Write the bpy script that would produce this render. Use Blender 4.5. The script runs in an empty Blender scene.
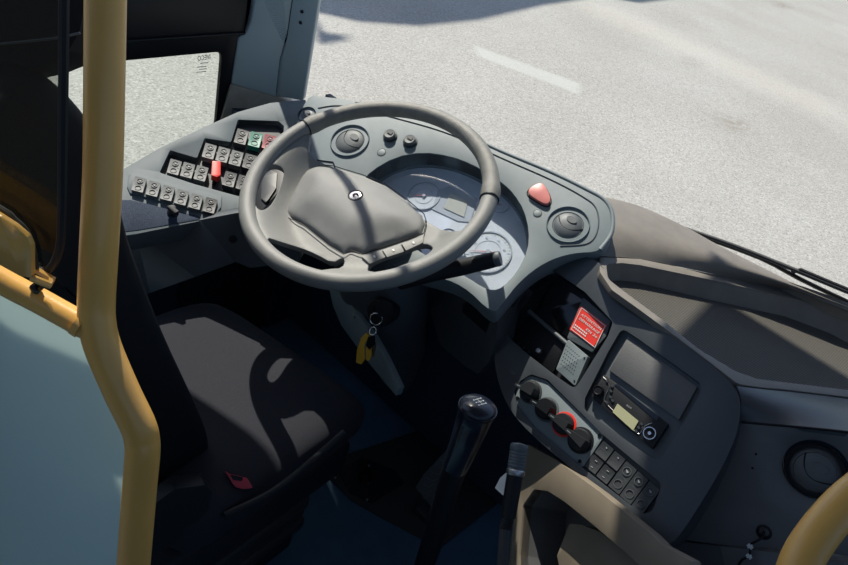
import bpy, bmesh, math, random
from mathutils import Vector, Matrix
from mathutils.geometry import delaunay_2d_cdt
random.seed(7)
V = Vector
R = math.radians
scene = bpy.context.scene
COL = scene.collection

# ------------------------------------------------------------------ camera
YAW, PITCH, ROLL, FPX = R(30), R(36), R(18.5), 650.0
CAM = V((0.649, -0.821, 1.386))
FWD = V((-math.sin(YAW)*math.cos(PITCH), math.cos(YAW)*math.cos(PITCH), -math.sin(PITCH)))
_r = V((math.cos(YAW), math.sin(YAW), 0)); _u = _r.cross(FWD)
IX = math.cos(ROLL)*_r + math.sin(ROLL)*_u
IY = -(-math.sin(ROLL)*_r + math.cos(ROLL)*_u)
cam_data = bpy.data.cameras.new('camera'); cam = bpy.data.objects.new('camera', cam_data); COL.objects.link(cam)
cam_data.sensor_fit = 'HORIZONTAL'; cam_data.sensor_width = 36; cam_data.lens = FPX*36/848; cam_data.clip_start = .01; cam_data.clip_end = 500
m = Matrix((IX, -IY, -FWD)).transposed().to_4x4(); m.translation = CAM
cam.matrix_world = m
scene.camera = cam

# ------------------------------------------------------------------ world, sun, exposure
SUN_AZ, SUN_EL = R(65), R(50)                      # azimuth from straight ahead towards the driver's window
SDIR = V((-math.sin(SUN_AZ)*math.cos(SUN_EL), math.cos(SUN_AZ)*math.cos(SUN_EL), math.sin(SUN_EL)))
world = bpy.data.worlds.new('sky'); scene.world = world; world.use_nodes = True
wn = world.node_tree.nodes; wl = world.node_tree.links
sky = wn.new('ShaderNodeTexSky'); sky.sky_type = 'NISHITA'; sky.sun_disc = False
sky.sun_elevation = SUN_EL; sky.sun_rotation = -SUN_AZ
wl.new(sky.outputs[0], wn['Background'].inputs[0]); wn['Background'].inputs[1].default_value = 0.15
sun_d = bpy.data.lights.new('sun', 'SUN'); sun_d.energy = 6.2; sun_d.angle = R(.55); sun_d.color = (1, .94, .83)
sun = bpy.data.objects.new('sun', sun_d); COL.objects.link(sun)
sun.rotation_euler = SDIR.to_track_quat('Z', 'Y').to_euler(); sun.location = (-6, 4, 6)
scene.view_settings.view_transform = 'Standard'; scene.view_settings.look = 'None'
scene.view_settings.gamma = 1; scene.view_settings.use_curve_mapping = False
scene.view_settings.exposure = 0.0

# ------------------------------------------------------------------ materials
def mat(name, col, rough=.5, bump=0., scale=400., metal=0., spec=.5, var=0., vscale=30., col2=None, emit=None, coat=0.):
    M = bpy.data.materials.new(name); M.use_nodes = True
    N = M.node_tree.nodes; L = M.node_tree.links; B = N['Principled BSDF']
    B.inputs['Base Color'].default_value = (*col, 1); B.inputs['Roughness'].default_value = rough
    B.inputs['Metallic'].default_value = metal; B.inputs['Specular IOR Level'].default_value = spec
    B.inputs['Coat Weight'].default_value = coat
    tc = N.new('ShaderNodeTexCoord')
    if var or col2:
        n = N.new('ShaderNodeTexNoise'); n.inputs['Scale'].default_value = vscale; n.inputs['Detail'].default_value = 5
        L.new(tc.outputs['Object'], n.inputs['Vector'])
        r = N.new('ShaderNodeValToRGB'); r.color_ramp.elements[0].position = .35; r.color_ramp.elements[1].position = .68
        c2 = col2 or tuple(min(1, c*(1+var)) for c in col); c1 = tuple(c*(1-var) for c in col)
        r.color_ramp.elements[0].color = (*c1, 1); r.color_ramp.elements[1].color = (*c2, 1)
        L.new(n.outputs[0], r.inputs[0]); L.new(r.outputs[0], B.inputs['Base Color'])
    if bump:
        n = N.new('ShaderNodeTexNoise'); n.inputs['Scale'].default_value = scale; n.inputs['Detail'].default_value = 3
        L.new(tc.outputs['Object'], n.inputs['Vector'])
        b = N.new('ShaderNodeBump'); b.inputs['Strength'].default_value = bump; b.inputs['Distance'].default_value = .001
        L.new(n.outputs[0], b.inputs['Height']); L.new(b.outputs[0], B.inputs['Normal'])
    if emit:
        B.inputs['Emission Color'].default_value = (*col, 1); B.inputs['Emission Strength'].default_value = emit
    return M
def glass(name, tint, gloss=.06, rough=.0, gcol=(1,1,1), density=1.):
    M = bpy.data.materials.new(name); M.use_nodes = True
    N = M.node_tree.nodes; L = M.node_tree.links; N.remove(N['Principled BSDF'])
    t = N.new('ShaderNodeBsdfTransparent'); t.inputs[0].default_value = (*tint, 1)
    g = N.new('ShaderNodeBsdfGlossy'); g.inputs['Roughness'].default_value = rough; g.inputs[0].default_value = (*gcol, 1)
    mx = N.new('ShaderNodeMixShader'); mx.inputs[0].default_value = gloss
    L.new(t.outputs[0], mx.inputs[1]); L.new(g.outputs[0], mx.inputs[2])
    L.new(mx.outputs[0], N['Material Output'].inputs[0])
    return M
M = dict(
 dash=mat('dash_grey_plastic', (.175,.215,.228), 0.55, .25, 900, var=.05, vscale=25),
 dash2=mat('dash_darker_plastic', (.085,.10,.11), 0.5, .25, 900),
 roll=mat('dash_blue_grey_padding', (.052,.060,.068), 0.38, .2, 1000),
 brown=mat('dash_brown_grey_top', (0.182,0.165,0.142), .55, .5, 700, var=.08),
 lower=mat('lower_brown_grey_plastic', (0.2,0.168,0.125), .55, .35, 700, var=.08, vscale=15),
 lowdark=mat('lower_charcoal_plastic', (.115,.118,.12), .5, .5, 700, var=.06),
 dark=mat('dark_plastic', (.016,.018,.021), .5, .2, 900, spec=.25),
 black=mat('black_plastic', (.006,.007,.009), .45, .1, 700, spec=.25),
 gloss=mat('gloss_black', (.006,.007,.009), .12),
 wheel=mat('wheel_grey', (0.218,0.221,0.208), .5, .45, 1500, var=.05),
 grip=mat('wheel_worn_rim', (0.184,0.181,0.16), .42, .7, 1300, var=.12, vscale=60),
 pad=mat('wheel_pad_grey', (0.197,0.201,0.195), .5, .6, 1400, var=.04),
 switch=mat('switch_grey', (.135,.148,.15), 0.55, .2, 900),
 swdark=mat('switch_dark', (.035,.04,.044), 0.5),
 mark=mat('pale_marking', (.38,.40,.40), .5),
 ring=mat('switch_ring', (.085,.093,.096), .5),
 green=mat('green_switch', (.02,.22,.15), .4),
 redsw=mat('dark_red_switch', (.30,.02,.04), .4),
 red=mat('bright_red_plastic', (.78,.03,.015), .4),
 sticker=mat('red_sticker', (.80,.045,.025), .35),
 pink=mat('faded_red_button', (.62,.20,.18), .4),
 white=mat('white_print', (.75,.76,.74), .5),
 yellow=mat('yellow_print', (.7,.6,.15), .5),
 dial=mat('dial_face', (.70,.76,.80), .45, var=.05, vscale=40),
 dial2=mat('dial_face_ring', (.45,.51,.56), .45),
 lcd=mat('pale_display', (.58,.60,.53), .3),
 radiolcd=mat('radio_display', (.42,.42,.25), .35),
 chrome=mat('chrome', (.7,.7,.7), .18, metal=1),
 steel=mat('brushed_steel', (.4,.4,.4), .35, metal=1),
 pole=mat('yellow_powder_coat', (.66,.37,.095), .33, .12, 250, coat=.08, var=.03, spec=.4),
 seat=mat('seat_fabric', (.030,.032,.040), .9, .9, 1600, var=.35, vscale=1500, spec=.2),
 seatback=mat('seat_back_vinyl', (.012,.013,.016), .7, .3, 600, spec=.15),
 carpet=mat('dark_blue_floor', (.055,.13,.21), .65, .3, 500, var=.08, vscale=20),
 bluewall=mat('dark_blue_wall', (.016,.030,.058), .6, .2, 500),
 rubber=mat('rubber', (.03,.032,.034), .6),
 trim=mat('pillar_grey', (.36,.44,.45), .45, .2, 900),
 box=mat('pillar_base_brown', (.30,.27,.225), .6, .5, 600, var=.12, vscale=30),
 cream=mat('white_paper', (.7,.7,.66), .7),
 tag=mat('amber_tag', (.75,.42,.04), .3),
 off=mat('ceiling_grey', (.12,.12,.12), .8),
 leaf=mat('leaf', (.05,.09,.03), .7),
 glassclear=glass('clear_window_glass', (.98,.985,.985), .015),
 glassside=glass('side_window_glass', (.95,.98,.96), .03),
 glassgauge=glass('gauge_cover', (.97,.98,1), .10, .05),
 glasssmoke=glass('smoked_screen', (.66,.67,.65), .03),
)
# switch faces
# asphalt
def asphalt():
    A = bpy.data.materials.new('asphalt'); A.use_nodes = True
    N = A.node_tree.nodes; L = A.node_tree.links; B = N['Principled BSDF']; B.inputs['Roughness'].default_value = .85; B.inputs['Specular IOR Level'].default_value = .2
    tc = N.new('ShaderNodeTexCoord')
    def noise(s, d=4):
        n = N.new('ShaderNodeTexNoise'); n.inputs['Scale'].default_value = s; n.inputs['Detail'].default_value = d
        L.new(tc.outputs['Object'], n.inputs['Vector']); return n.outputs[0]
    def ramp(src, stops):
        r = N.new('ShaderNodeValToRGB'); e = r.color_ramp.elements
        while len(e) < len(stops): e.new(.5)
        for x, (p, c) in zip(e, stops): x.position = p; x.color = (*c, 1)
        L.new(src, r.inputs[0]); return r.outputs[0]
    def mix(a, b, f, mode='MIX'):
        m = N.new('ShaderNodeMix'); m.data_type = 'RGBA'; m.blend_type = mode
        if isinstance(f, (int, float)): m.inputs[0].default_value = f
        else: L.new(f, m.inputs[0])
        for s, k in ((a, 6), (b, 7)):
            if isinstance(s, tuple): m.inputs[k].default_value = (*s, 1)
            else: L.new(s, m.inputs[k])
        return m.outputs[2]
    v = N.new('ShaderNodeTexVoronoi'); v.inputs['Scale'].default_value = 62; L.new(tc.outputs['Object'], v.inputs['Vector'])
    grain = ramp(v.outputs['Color'], [(0, (.22,.215,.20)), (.25, (.36,.355,.33)), (.75, (.45,.445,.42)), (1, (.60,.59,.56))])
    fine = ramp(noise(60, 3), [(.3, (.80,.80,.80)), (.7, (1,1,1))])
    big = ramp(noise(.5, 4), [(.3, (.88,.87,.85)), (.7, (1.0,1,1))])
    c = mix(mix(grain, fine, 1., 'MULTIPLY'), big, 1., 'MULTIPLY')
    return A, N, L, tc, B, mix, c, noise, ramp
# ------------------------------------------------------------------ objects & tagging
def tag(o, label=None, cat=None, group=None, kind=None):
    if label: o['label'] = label
    if cat: o['category'] = cat
    if group: o['group'] = group
    if kind: o['kind'] = kind
    return o
def thing(name, loc, label, cat, group=None):
    o = bpy.data.objects.new(name, None); COL.objects.link(o); o.location = loc; o.empty_display_size = .02
    return tag(o, label, cat, group)
def wloc(o):
    p = V((0, 0, 0))
    while o is not None: p += V(o.location); o = o.parent
    return p
def mesh(name, verts, faces, material, parent=None, smooth=40, bevel=0., seg=2, subsurf=0, origin=None, mats=None, midx=None):
    """ONE mesh object built from world-space verts"""
    verts = [V(v) for v in verts]
    me = bpy.data.meshes.new(name); o = bpy.data.objects.new(name, me); COL.objects.link(o)
    if parent is not None: o.parent = parent; base = wloc(parent)
    else:
        base = V(origin) if origin is not None else V((sum(v.x for v in verts)/len(verts), sum(v.y for v in verts)/len(verts), min(v.z for v in verts)))
        o.location = base
    me.from_pydata([tuple(v-base) for v in verts], [], faces)
    for mm in (mats or [material]): me.materials.append(mm)
    if midx:
        for p, i in zip(me.polygons, midx): p.material_index = i
    bm = bmesh.new(); bm.from_mesh(me); bmesh.ops.remove_doubles(bm, verts=bm.verts, dist=1e-5)
    bmesh.ops.recalc_face_normals(bm, faces=bm.faces); bm.to_mesh(me); bm.free()
    if smooth:
        me.shade_smooth(); me.set_sharp_from_angle(angle=R(smooth))
    if bevel:
        b = o.modifiers.new('bevel', 'BEVEL'); b.width = bevel; b.segments = seg; b.limit_method = 'ANGLE'; b.angle_limit = R(35)
        if smooth: me.set_sharp_from_angle(angle=R(180))
        b.harden_normals = False
    if subsurf:
        s = o.modifiers.new('subsurf', 'SUBSURF'); s.levels = subsurf; s.render_levels = subsurf
    return o
class G:
    """geometry accumulator: several shapes that make ONE mesh"""
    def __init__(s): s.v = []; s.f = []; s.m = []
    def add(s, vf, mi=0):
        v, f = vf; k = len(s.v); s.v += list(v); s.f += [tuple(i+k for i in q) for q in f]; s.m += [mi]*len(f); return s
    def build(s, name, material, parent=None, mats=None, **kw):
        return mesh(name, s.v, s.f, material, parent, mats=mats, midx=s.m if mats else None, **kw)
class Frame:
    def __init__(s, p0, n, r=None):
        s.p = V(p0); s.n = V(n).normalized()
        r = V(r) if r is not None else V((1, 0, 0))
        s.r = (r - s.n*r.dot(s.n)).normalized(); s.u = s.n.cross(s.r)
    def at(s, u, v, h=0.):
        d = (u-424)/FPX*IX + (v-282.5)/FPX*IY + FWD
        t = ((s.p + s.n*h - CAM).dot(s.n))/d.dot(s.n)
        return CAM + d*t
    def loc(s, u, v, h=0.):
        q = s.at(u, v, h) - s.p; return (q.dot(s.r), q.dot(s.u))
    def W(s, a, b, h=0.): return s.p + s.r*a + s.u*b + s.n*h
def ray(u, v, d): return CAM + ((u-424)/FPX*IX + (v-282.5)/FPX*IY + FWD)*d
def zpt(u, v, z): return Frame((0, 0, z), (0, 0, 1)).at(u, v)
# ------------------------------------------------------------------ 2D polygon helpers
def roundp(P, r, seg=4):
    out = []; n = len(P)
    rs = r if isinstance(r, (list, tuple)) else [r]*n
    for i in range(n):
        a, b, c = V(P[i-1]), V(P[i]), V(P[(i+1) % n]); q = rs[i]
        e1, e2 = a-b, c-b; l = min(e1.length, e2.length)*.45
        if q <= 0 or l < 1e-6: out.append((b.x, b.y)); continue
        ang = e1.angle(e2); t = min(l, q/max(math.tan(ang/2), .05))
        p1, p2 = b+e1.normalized()*t, b+e2.normalized()*t
        for k in range(seg+1):
            s = k/seg; w = p1*(1-s)**2 + b*2*s*(1-s) + p2*s*s; out.append((w.x, w.y))
    return out
def smoothp(P, k=2):
    for _ in range(k):
        Q = []
        for i in range(len(P)):
            a, b = P[i], P[(i+1) % len(P)]
            Q += [(a[0]*.75+b[0]*.25, a[1]*.75+b[1]*.25), (a[0]*.25+b[0]*.75, a[1]*.25+b[1]*.75)]
        P = Q
    return P
def circ(c, r, n=32, ry=None): return [(c[0]+r*math.cos(2*math.pi*i/n), c[1]+(ry or r)*math.sin(2*math.pi*i/n)) for i in range(n)]
def inside(p, P):
    x, y = p; r = False; n = len(P)
    for i in range(n):
        x1, y1 = P[i]; x2, y2 = P[(i+1) % n]
        if (y1 > y) != (y2 > y) and x < (x2-x1)*(y-y1)/(y2-y1)+x1: r = not r
    return r
def dist(p, P):
    b = 1e9; x, y = p
    for i in range(len(P)):
        x1, y1 = P[i]; x2, y2 = P[(i+1) % len(P)]; dx, dy = x2-x1, y2-y1
        t = max(0, min(1, ((x-x1)*dx+(y-y1)*dy)/(dx*dx+dy*dy+1e-12)))
        b = min(b, math.hypot(x-x1-t*dx, y-y1-t*dy))
    return b
def area(P): return sum(P[i-1][0]*P[i][1]-P[i][0]*P[i-1][1] for i in range(len(P)))/2
def cdt(outline, holes=(), grid=0.):
    loops = [outline if area(outline) > 0 else outline[::-1]] + [h if area(h) < 0 else h[::-1] for h in holes]
    pts = []; E = []
    for l in loops:
        k = len(pts); pts += [V(p) for p in l]; E += [(k+i, k+(i+1) % len(l)) for i in range(len(l))]
    if grid:
        xs = [p[0] for p in outline]; ys = [p[1] for p in outline]
        x = min(xs)+grid/2
        while x < max(xs):
            y = min(ys)+grid/2
            while y < max(ys):
                if inside((x, y), outline) and not any(inside((x, y), h) for h in holes) and min(dist((x, y), l) for l in loops) > grid*.4: pts.append(V((x, y)))
                y += grid
            x += grid
    vo, eo, fo, *_ = delaunay_2d_cdt(pts, E, [], 0, 1e-7)
    F = []
    for f in fo:
        c = sum((vo[i] for i in f), V((0, 0)))/len(f)
        if inside(c, outline) and not any(inside(c, h) for h in holes): F.append(tuple(f))
    return [tuple(v) for v in vo], F, loops
def slab2(fr, outline, holes=(), h=0., t=.02, grid=0., zf=None, botf=None, taper=0.):
    """plate in a frame's own coordinates; top at h (+zf), thickness t"""
    vs, F, loops = cdt(outline, holes, grid)
    z = (lambda p: h + (zf(p) if zf else 0))
    n = len(vs)
    cx = sum(p[0] for p in outline)/len(outline); cy = sum(p[1] for p in outline)/len(outline)
    top = [fr.W(p[0], p[1], z(p)) for p in vs]
    k = 1+taper
    bot = [fr.W(cx+(p[0]-cx)*k, cy+(p[1]-cy)*k, (botf(p) if botf else z(p)-t)) for p in vs]
    faces = [f for f in F] + [tuple(i+n for i in f[::-1]) for f in F]
    edge = {}
    for f in F:
        for i in range(len(f)): e = (f[i], f[(i+1) % len(f)]); edge[e] = 1
    for (a, b) in edge:
        if (b, a) not in edge: faces.append((b, a, a+n, b+n))
    return top+bot, faces
def slab(fr, px, holes=(), h=0., t=.02, rad=0., smooth=0, **kw):
    def cv(P, r):
        if callable(getattr(P, 'get', None)): pass
        Q = [fr.loc(u, v, h) for u, v in P]
        if smooth: Q = smoothp(Q, smooth)
        return roundp(Q, r) if r else Q
    return slab2(fr, cv(px, rad), [cv(q, rad) for q in holes], h, t, **kw)
def wallring(fr, loop, h0, h1, w=None):
    """sides of a hole from h0 down to h1"""
    n = len(loop); v = [fr.W(*p, h0) for p in loop]+[fr.W(*p, h1) for p in (w or loop)]
    return v, [(i, (i+1) % n, n+(i+1) % n, n+i) for i in range(n)]
def lathe(c, ax, prof, n=32, rx=None):
    ax = V(ax).normalized(); a = ax.orthogonal().normalized() if rx is None else V(rx).normalized(); b = ax.cross(a); c = V(c)
    v = []; f = []
    for (r, h) in prof:
        for i in range(n): t = 2*math.pi*i/n; v.append(c+ax*h+(a*math.cos(t)+b*math.sin(t))*max(r, 1e-5))
    for j in range(len(prof)-1):
        for i in range(n): f.append((j*n+i, j*n+(i+1) % n, (j+1)*n+(i+1) % n, (j+1)*n+i))
    f.append(tuple(range(n))[::-1]); f.append(tuple(range((len(prof)-1)*n, len(prof)*n)))
    return v, f
def cyl(p0, p1, r, r1=None, n=24, ch=0.):
    p0, p1 = V(p0), V(p1); L = (p1-p0).length; r1 = r if r1 is None else r1
    if ch: return lathe(p0, p1-p0, [(r-ch, 0), (r, ch), (r1, L-ch), (r1-ch, L)], n)
    return lathe(p0, p1-p0, [(r, 0), (r1, L)], n)
def spline(P, k=8, closed=False):
    P = [V(p) for p in P]; out = []; n = len(P)
    for i in range(n if closed else n-1):
        if closed: a, b, c, d = P[i-1], P[i], P[(i+1) % n], P[(i+2) % n]
        else: a, b, c, d = P[max(i-1, 0)], P[i], P[i+1], P[min(i+2, n-1)]
        for j in range(k):
            t = j/k; out.append(.5*((2*b)+(c-a)*t+(2*a-5*b+4*c-d)*t*t+(3*b-3*c+d-a)*t**3))
    if not closed: out.append(P[-1])
    return out
def tube(P, r, n=12, closed=False, smooth=8, sq=1.):
    if smooth: P = spline(P, smooth, closed)
    P = [V(p) for p in P]; m_ = len(P); v = []; f = []
    t0 = (P[1]-P[0]).normalized(); up = t0.orthogonal().normalized()
    for i in range(m_):
        if closed: t = (P[(i+1) % m_]-P[i-1]).normalized()
        else: t = (P[min(i+1, m_-1)]-P[max(i-1, 0)]).normalized()
        up = (up-t*up.dot(t)).normalized(); b = t.cross(up)
        rr = r(i/(m_-1)) if callable(r) else r
        for k in range(n): a = 2*math.pi*k/n; v.append(P[i]+(up*math.cos(a)*sq+b*math.sin(a))*rr)
    for i in range(m_ if closed else m_-1):
        j = (i+1) % m_
        for k in range(n): f.append((i*n+k, i*n+(k+1) % n, j*n+(k+1) % n, j*n+k))
    if not closed: f.append(tuple(range(n))[::-1]); f.append(tuple(range((m_-1)*n, m_*n)))
    return v, f
def grid(rows, thick=0., k=1, close=False):
    """surface through rows of points (all rows the same length); optional thickness below"""
    nr, nc = len(rows), len(rows[0]); v = [V(p) for r_ in rows for p in r_]
    f = [(i*nc+j, i*nc+j+1, (i+1)*nc+j+1, (i+1)*nc+j) for i in range(nr-1) for j in range(nc-1)]
    if thick:
        N = len(v); nrm = []
        for i in range(nr):
            for j in range(nc):
                a = v[min(i+1, nr-1)*nc+j]-v[max(i-1, 0)*nc+j]; b = v[i*nc+min(j+1, nc-1)]-v[i*nc+max(j-1, 0)]
                q = a.cross(b); q = q.normalized() if q.length > 1e-9 else V((0, 0, 1)); nrm.append(q)
        s = 1 if sum(q.dot(V((0, -.5, .8))) for q in nrm) > 0 else -1
        v += [v[i]-nrm[i]*thick*s for i in range(N)]
        f += [tuple(i+N for i in q[::-1]) for q in f]
        def side(a, b): f.append((a, b, b+N, a+N))
        for j in range(nc-1): side(j+1, j); side((nr-1)*nc+j, (nr-1)*nc+j+1)
        for i in range(nr-1): side(i*nc, (i+1)*nc); side((i+1)*nc+nc-1, i*nc+nc-1)
    return v, f
def resamp(rows, k=6):
    return [spline(r_, k) for r_ in rows]
def loft(rows, ku=5, kv=5, thick=0.):
    A = [spline(r_, ku) for r_ in rows]; B = [spline([a[j] for a in A], kv) for j in range(len(A[0]))]
    return grid([[B[j][i] for j in range(len(B))] for i in range(len(B[0]))], thick)
def box(fr, a0, a1, b0, b1, h0, h1): return slab2(fr, [(a0, b0), (a1, b0), (a1, b1), (a0, b1)], (), h1, h1-h0)
def wbox(x0, x1, y0, y1, z0, z1): return box(Frame((0, 0, 0), (0, 0, 1)), x0, x1, y0, y1, z0, z1)
def quad(fr, px, h, t, rad=0., **kw): return slab(fr, px, (), h, t, rad, **kw)
def text(body, fr, pa, pb, height, h, name, material, parent, mirror=False, d=.0004, **kw):
    """raised lettering on a frame: baseline from pixel pa towards pb, letters `height` metres tall"""
    cu = bpy.data.curves.new('t', 'FONT'); cu.body = body; cu.size = height/.7; cu.extrude = d; cu.align_x = 'LEFT'
    cu.resolution_u = 2
    to = bpy.data.objects.new('t', cu); COL.objects.link(to)
    dg = bpy.context.evaluated_depsgraph_get(); me = bpy.data.meshes.new_from_object(to.evaluated_get(dg))
    bpy.data.objects.remove(to)
    a, b = fr.at(*pa, h), fr.at(*pb, h); x = (b-a).normalized(); y = fr.n.cross(x).normalized()
    wid = max((v.co.x for v in me.vertices), default=1); sc = (b-a).length/wid if kw.get('fit', True) else 1
    vs = []
    for v in me.vertices:
        X = v.co.x*sc; 
        if mirror: X = (b-a).length - X
        vs.append(a+x*X+y*v.co.y+fr.n*(v.co.z+d))
    fs = [tuple(p.vertices) for p in me.polygons]
    bpy.data.meshes.remove(me)
    return mesh(name, vs, fs, material, parent, smooth=0)
def textgeo(body, fr, pa, pb, height, h, mirror=False, d=.0003):
    o = text(body, fr, pa, pb, height, h, 'tmp', M['white'], None, mirror, d)
    L = V(o.location); vs = [v.co+L for v in o.data.vertices]; fs = [tuple(p.vertices) for p in o.data.polygons]
    me = o.data; bpy.data.objects.remove(o); bpy.data.meshes.remove(me)
    return vs, fs
def struct(o, label=None): o['kind'] = 'structure'; return o

# ================================================================== SETTING
ROADZ = -1.3
A, N, L, tc, B, mix, c, noise, ramp = asphalt()
RF = Frame((0, 0, ROADZ), (0, 0, 1))
def mask_quad(px, soft=.03):
    """1 inside a convex quad on the road (object coordinates = world coordinates)"""
    P = [RF.at(u, v) for u, v in px]; cen = sum(P, V())/len(P); out = None
    for i in range(len(P)):
        a, b = P[i], P[(i+1) % len(P)]; e = (b-a).normalized(); nn = V((-e.y, e.x, 0))
        if (cen-a).dot(nn) < 0: nn = -nn
        d = N.new('ShaderNodeVectorMath'); d.operation = 'DOT_PRODUCT'; d.inputs[1].default_value = nn
        s = N.new('ShaderNodeVectorMath'); s.operation = 'SUBTRACT'; s.inputs[1].default_value = a
        L.new(tc.outputs['Object'], s.inputs[0]); L.new(s.outputs[0], d.inputs[0])
        mr = N.new('ShaderNodeMapRange'); mr.inputs[1].default_value = -soft; mr.inputs[2].default_value = soft; L.new(d.outputs['Value'], mr.inputs[0])
        if out is None: out = mr.outputs[0]
        else:
            mm = N.new('ShaderNodeMath'); mm.operation = 'MULTIPLY'; L.new(out, mm.inputs[0]); L.new(mr.outputs[0], mm.inputs[1]); out = mm.outputs[0]
    return out
def scale_mask(mk, k):
    mm = N.new('ShaderNodeMath'); mm.operation = 'MULTIPLY'; L.new(mk, mm.inputs[0])
    if isinstance(k, float): mm.inputs[1].default_value = k
    else: L.new(k, mm.inputs[1])
    return mm.outputs[0]
c = mix(c, (.47,.49,.46), scale_mask(mask_quad([(474,45),(581,84),(578,94),(478,56)], .06), .55))
for px in ([(682,57),(700,59),(704,65),(686,64)], [(716,115),(742,118),(752,130),(728,130)], [(772,1),(790,4),(790,9),(776,7)]):
    wear = ramp(noise(9, 4), [(.35, (0,0,0)), (.6, (1,1,1))])
    c = mix(c, (.22,.20,.17), scale_mask(scale_mask(mask_quad(px, .25), wear), .9))
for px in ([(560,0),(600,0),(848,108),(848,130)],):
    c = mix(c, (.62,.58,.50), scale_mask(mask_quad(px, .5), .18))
L.new(c, B.inputs['Base Color'])
road = mesh('ground', [(-60,-30,ROADZ),(60,-30,ROADZ),(60,120,ROADZ),(-60,120,ROADZ)], [(0,1,2,3)], A, None, origin=(0,0,0), smooth=0); struct(road)

struct(mesh('floor', *wbox(-.7, 1.9, -1.9, .5, -.06, 0), M['carpet'], None, smooth=0))
g = G()
g.add(wbox(-.73, -.7, -1.9, .47, 0, .42))                              # below the window
g.add(wbox(-.73, -.7, -1.9, .42, .75, .885))                           # divider bar
g.add(wbox(-.73, -.7, .205, .42, .42, .885))
SWF = Frame((-.7, 0, 0), (1, 0, 0), (0, 1, 0))                         # unseen sun blocker added above the side window, edge cut for its shadow
g.add(slab2(SWF, [(-.12,1.22),(.08,1.60),(.2,1.85),(.42,2.3),(.42,2.45),(-.12,2.45)], (), 0, .03))
g.build('wall_left', M['bluewall'], None, smooth=0); struct(bpy.data.objects['wall_left'])
g = G(); WL = Frame((-.698, 0, 0), (1, 0, 0), (0, 1, 0))
hole = roundp([(-.62,.44),(.174,.44),(.178,.748),(-.62,.744)], .02)
g.add(slab2(WL, [(-.75,.40),(.24,.40),(.24,.89),(-.75,.89)], [hole], .012, .012))
g.add(box(WL, -.75, .24, .790, .796, .010, .020))
g.build('window_1', M['black'], None, bevel=.002); struct(bpy.data.objects['window_1'])
wf = bpy.data.objects['window_1']
mesh('window_pane', *box(Frame((-.712, 0, 0), (1, 0, 0), (0, 1, 0)), -.64, .20, .41, .77, -.004, 0), M['glassside'], wf, smooth=0)
# maker's stamp on the pane, seen from inside so mirrored
PF = Frame((-.7105, 0, 0), (1, 0, 0), (0, 1, 0))
gg = G()
gg.add(textgeo('IVECO', PF, (197.5,61), (210.5,59), .013, .001, mirror=True, d=.0002))
for (x0, y0, x1, y1) in ((200,63.6,208,62.6),(196.5,67.4,206,66.4),(199,69.6,207,68.8),(196,72.4,206,71.6)):
    a, b = PF.loc(x0, y0), PF.loc(x1, y1); gg.add(slab2(PF, [a, b, (b[0], b[1]+.0016), (a[0], a[1]+.0016)], (), .0012, .0004))
gg.build('glass_stamp', M['swdark'], wf, smooth=0)
# pillar between side window and windscreen
struct(mesh('window_2', *loft([[(-.70,.42,.70),(-.35,.50,.72),(.1,.60,.74),(.7,.78,.74),(1.3,.80,.74),(1.9,.74,.74)],
                                [(-.70,.38,1.25),(-.35,.46,1.25),(.1,.56,1.25),(.7,.74,1.25),(1.3,.76,1.25),(1.9,.70,1.25)],
                                [(-.70,.32,2.4),(-.35,.40,2.4),(.1,.50,2.4),(.7,.68,2.4),(1.3,.70,2.4),(1.9,.64,2.4)]]), M['glassclear'], None))
pill = Frame((-.66, .28, .78), (.93, -.35, .05), (0, 1, 0))
g = G()
P1 = [(275,-120),(255,0),(251,21),(247,32),(238,38),(231.5,84),(276,97),(280,60),(287,35),(310,-120)]
g.add(slab(pill, P1, (), .0, .04))
pill2 = Frame(pill.at(286, 39), (.55, -.82, .05), (1, .5, 0))
P2 = [(310,-120),(287,37),(280,60),(275.5,96),(303,101),(319,0),(338,-120)]
g.add(slab(pill2, P2, (), .0, .03))
o = g.build('trim_1', M['trim'], None, bevel=.004); struct(o)
mesh('shadow_post', *wbox(-.70, -.686, .30, .314, 1.0, 2.45), M['black'], o)  # thin unseen post added to throw a shadow band across the wheel
gr = G()
for i in range(26):
    t = i/25; a = (257+t*25, -14+t*54)
    gr.add(tube([pill.at(a[0], a[1], .001), pill.at(283+4*t-.5*t, -14+t*50, .001)], .0007, 6, smooth=0))
gr.build('ribbed_grip_strip', M['trim'], o)
for (u, v) in ((302,11.5),(300.5,22.5)):
    mesh('trim_screw', *lathe(pill2.at(u, v, .0), pill2.n, [(.0045,-.002),(.0045,.0015),(.003,.0025)], 16), M['gloss'], o)
o = mesh('trim_2', *slab(Frame(pill.p+pill.n*.006, pill.n, pill.r), [(231.5,84.5),(276,97),(296,104),(290,130),(215,140)], (), 0, .05), M['box'], None, bevel=.003); struct(o)
struct(mesh('ceiling', *wbox(-.73, 1.95, -1.95, 1.05, 2.45, 2.5), M['off'], None, smooth=0))
struct(mesh('wall_right', *wbox(1.9, 1.96, -1.9, .7, -.06, 1.25), M['off'], None, smooth=0))
struct(mesh('wall_back', *wbox(-.73, 1.96, -1.96, -1.9, -.06, 1.5), M['off'], None, smooth=0))
g = G(); g.add(slab2(Frame((0,.44,0),(0,-1,0),(1,0,0)), [(-.70,-.06),(1.9,-.06),(1.9,.72),(0,.72),(-.2,.66),(-.45,.58),(-.70,.56)], (), 0, .03))
g.add(wbox(-.42, .55, .285, .30, .02, .745)); g.add(wbox(-.70, -.42, .21, .44, .0, .60))  # hidden boxes added under the dash to keep sun off the floor
struct(g.build('wall_front', M['bluewall'], None, smooth=0))
SP = Frame((-.696, 0, 0), (1, 0, 0), (0, 1, 0))
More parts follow.
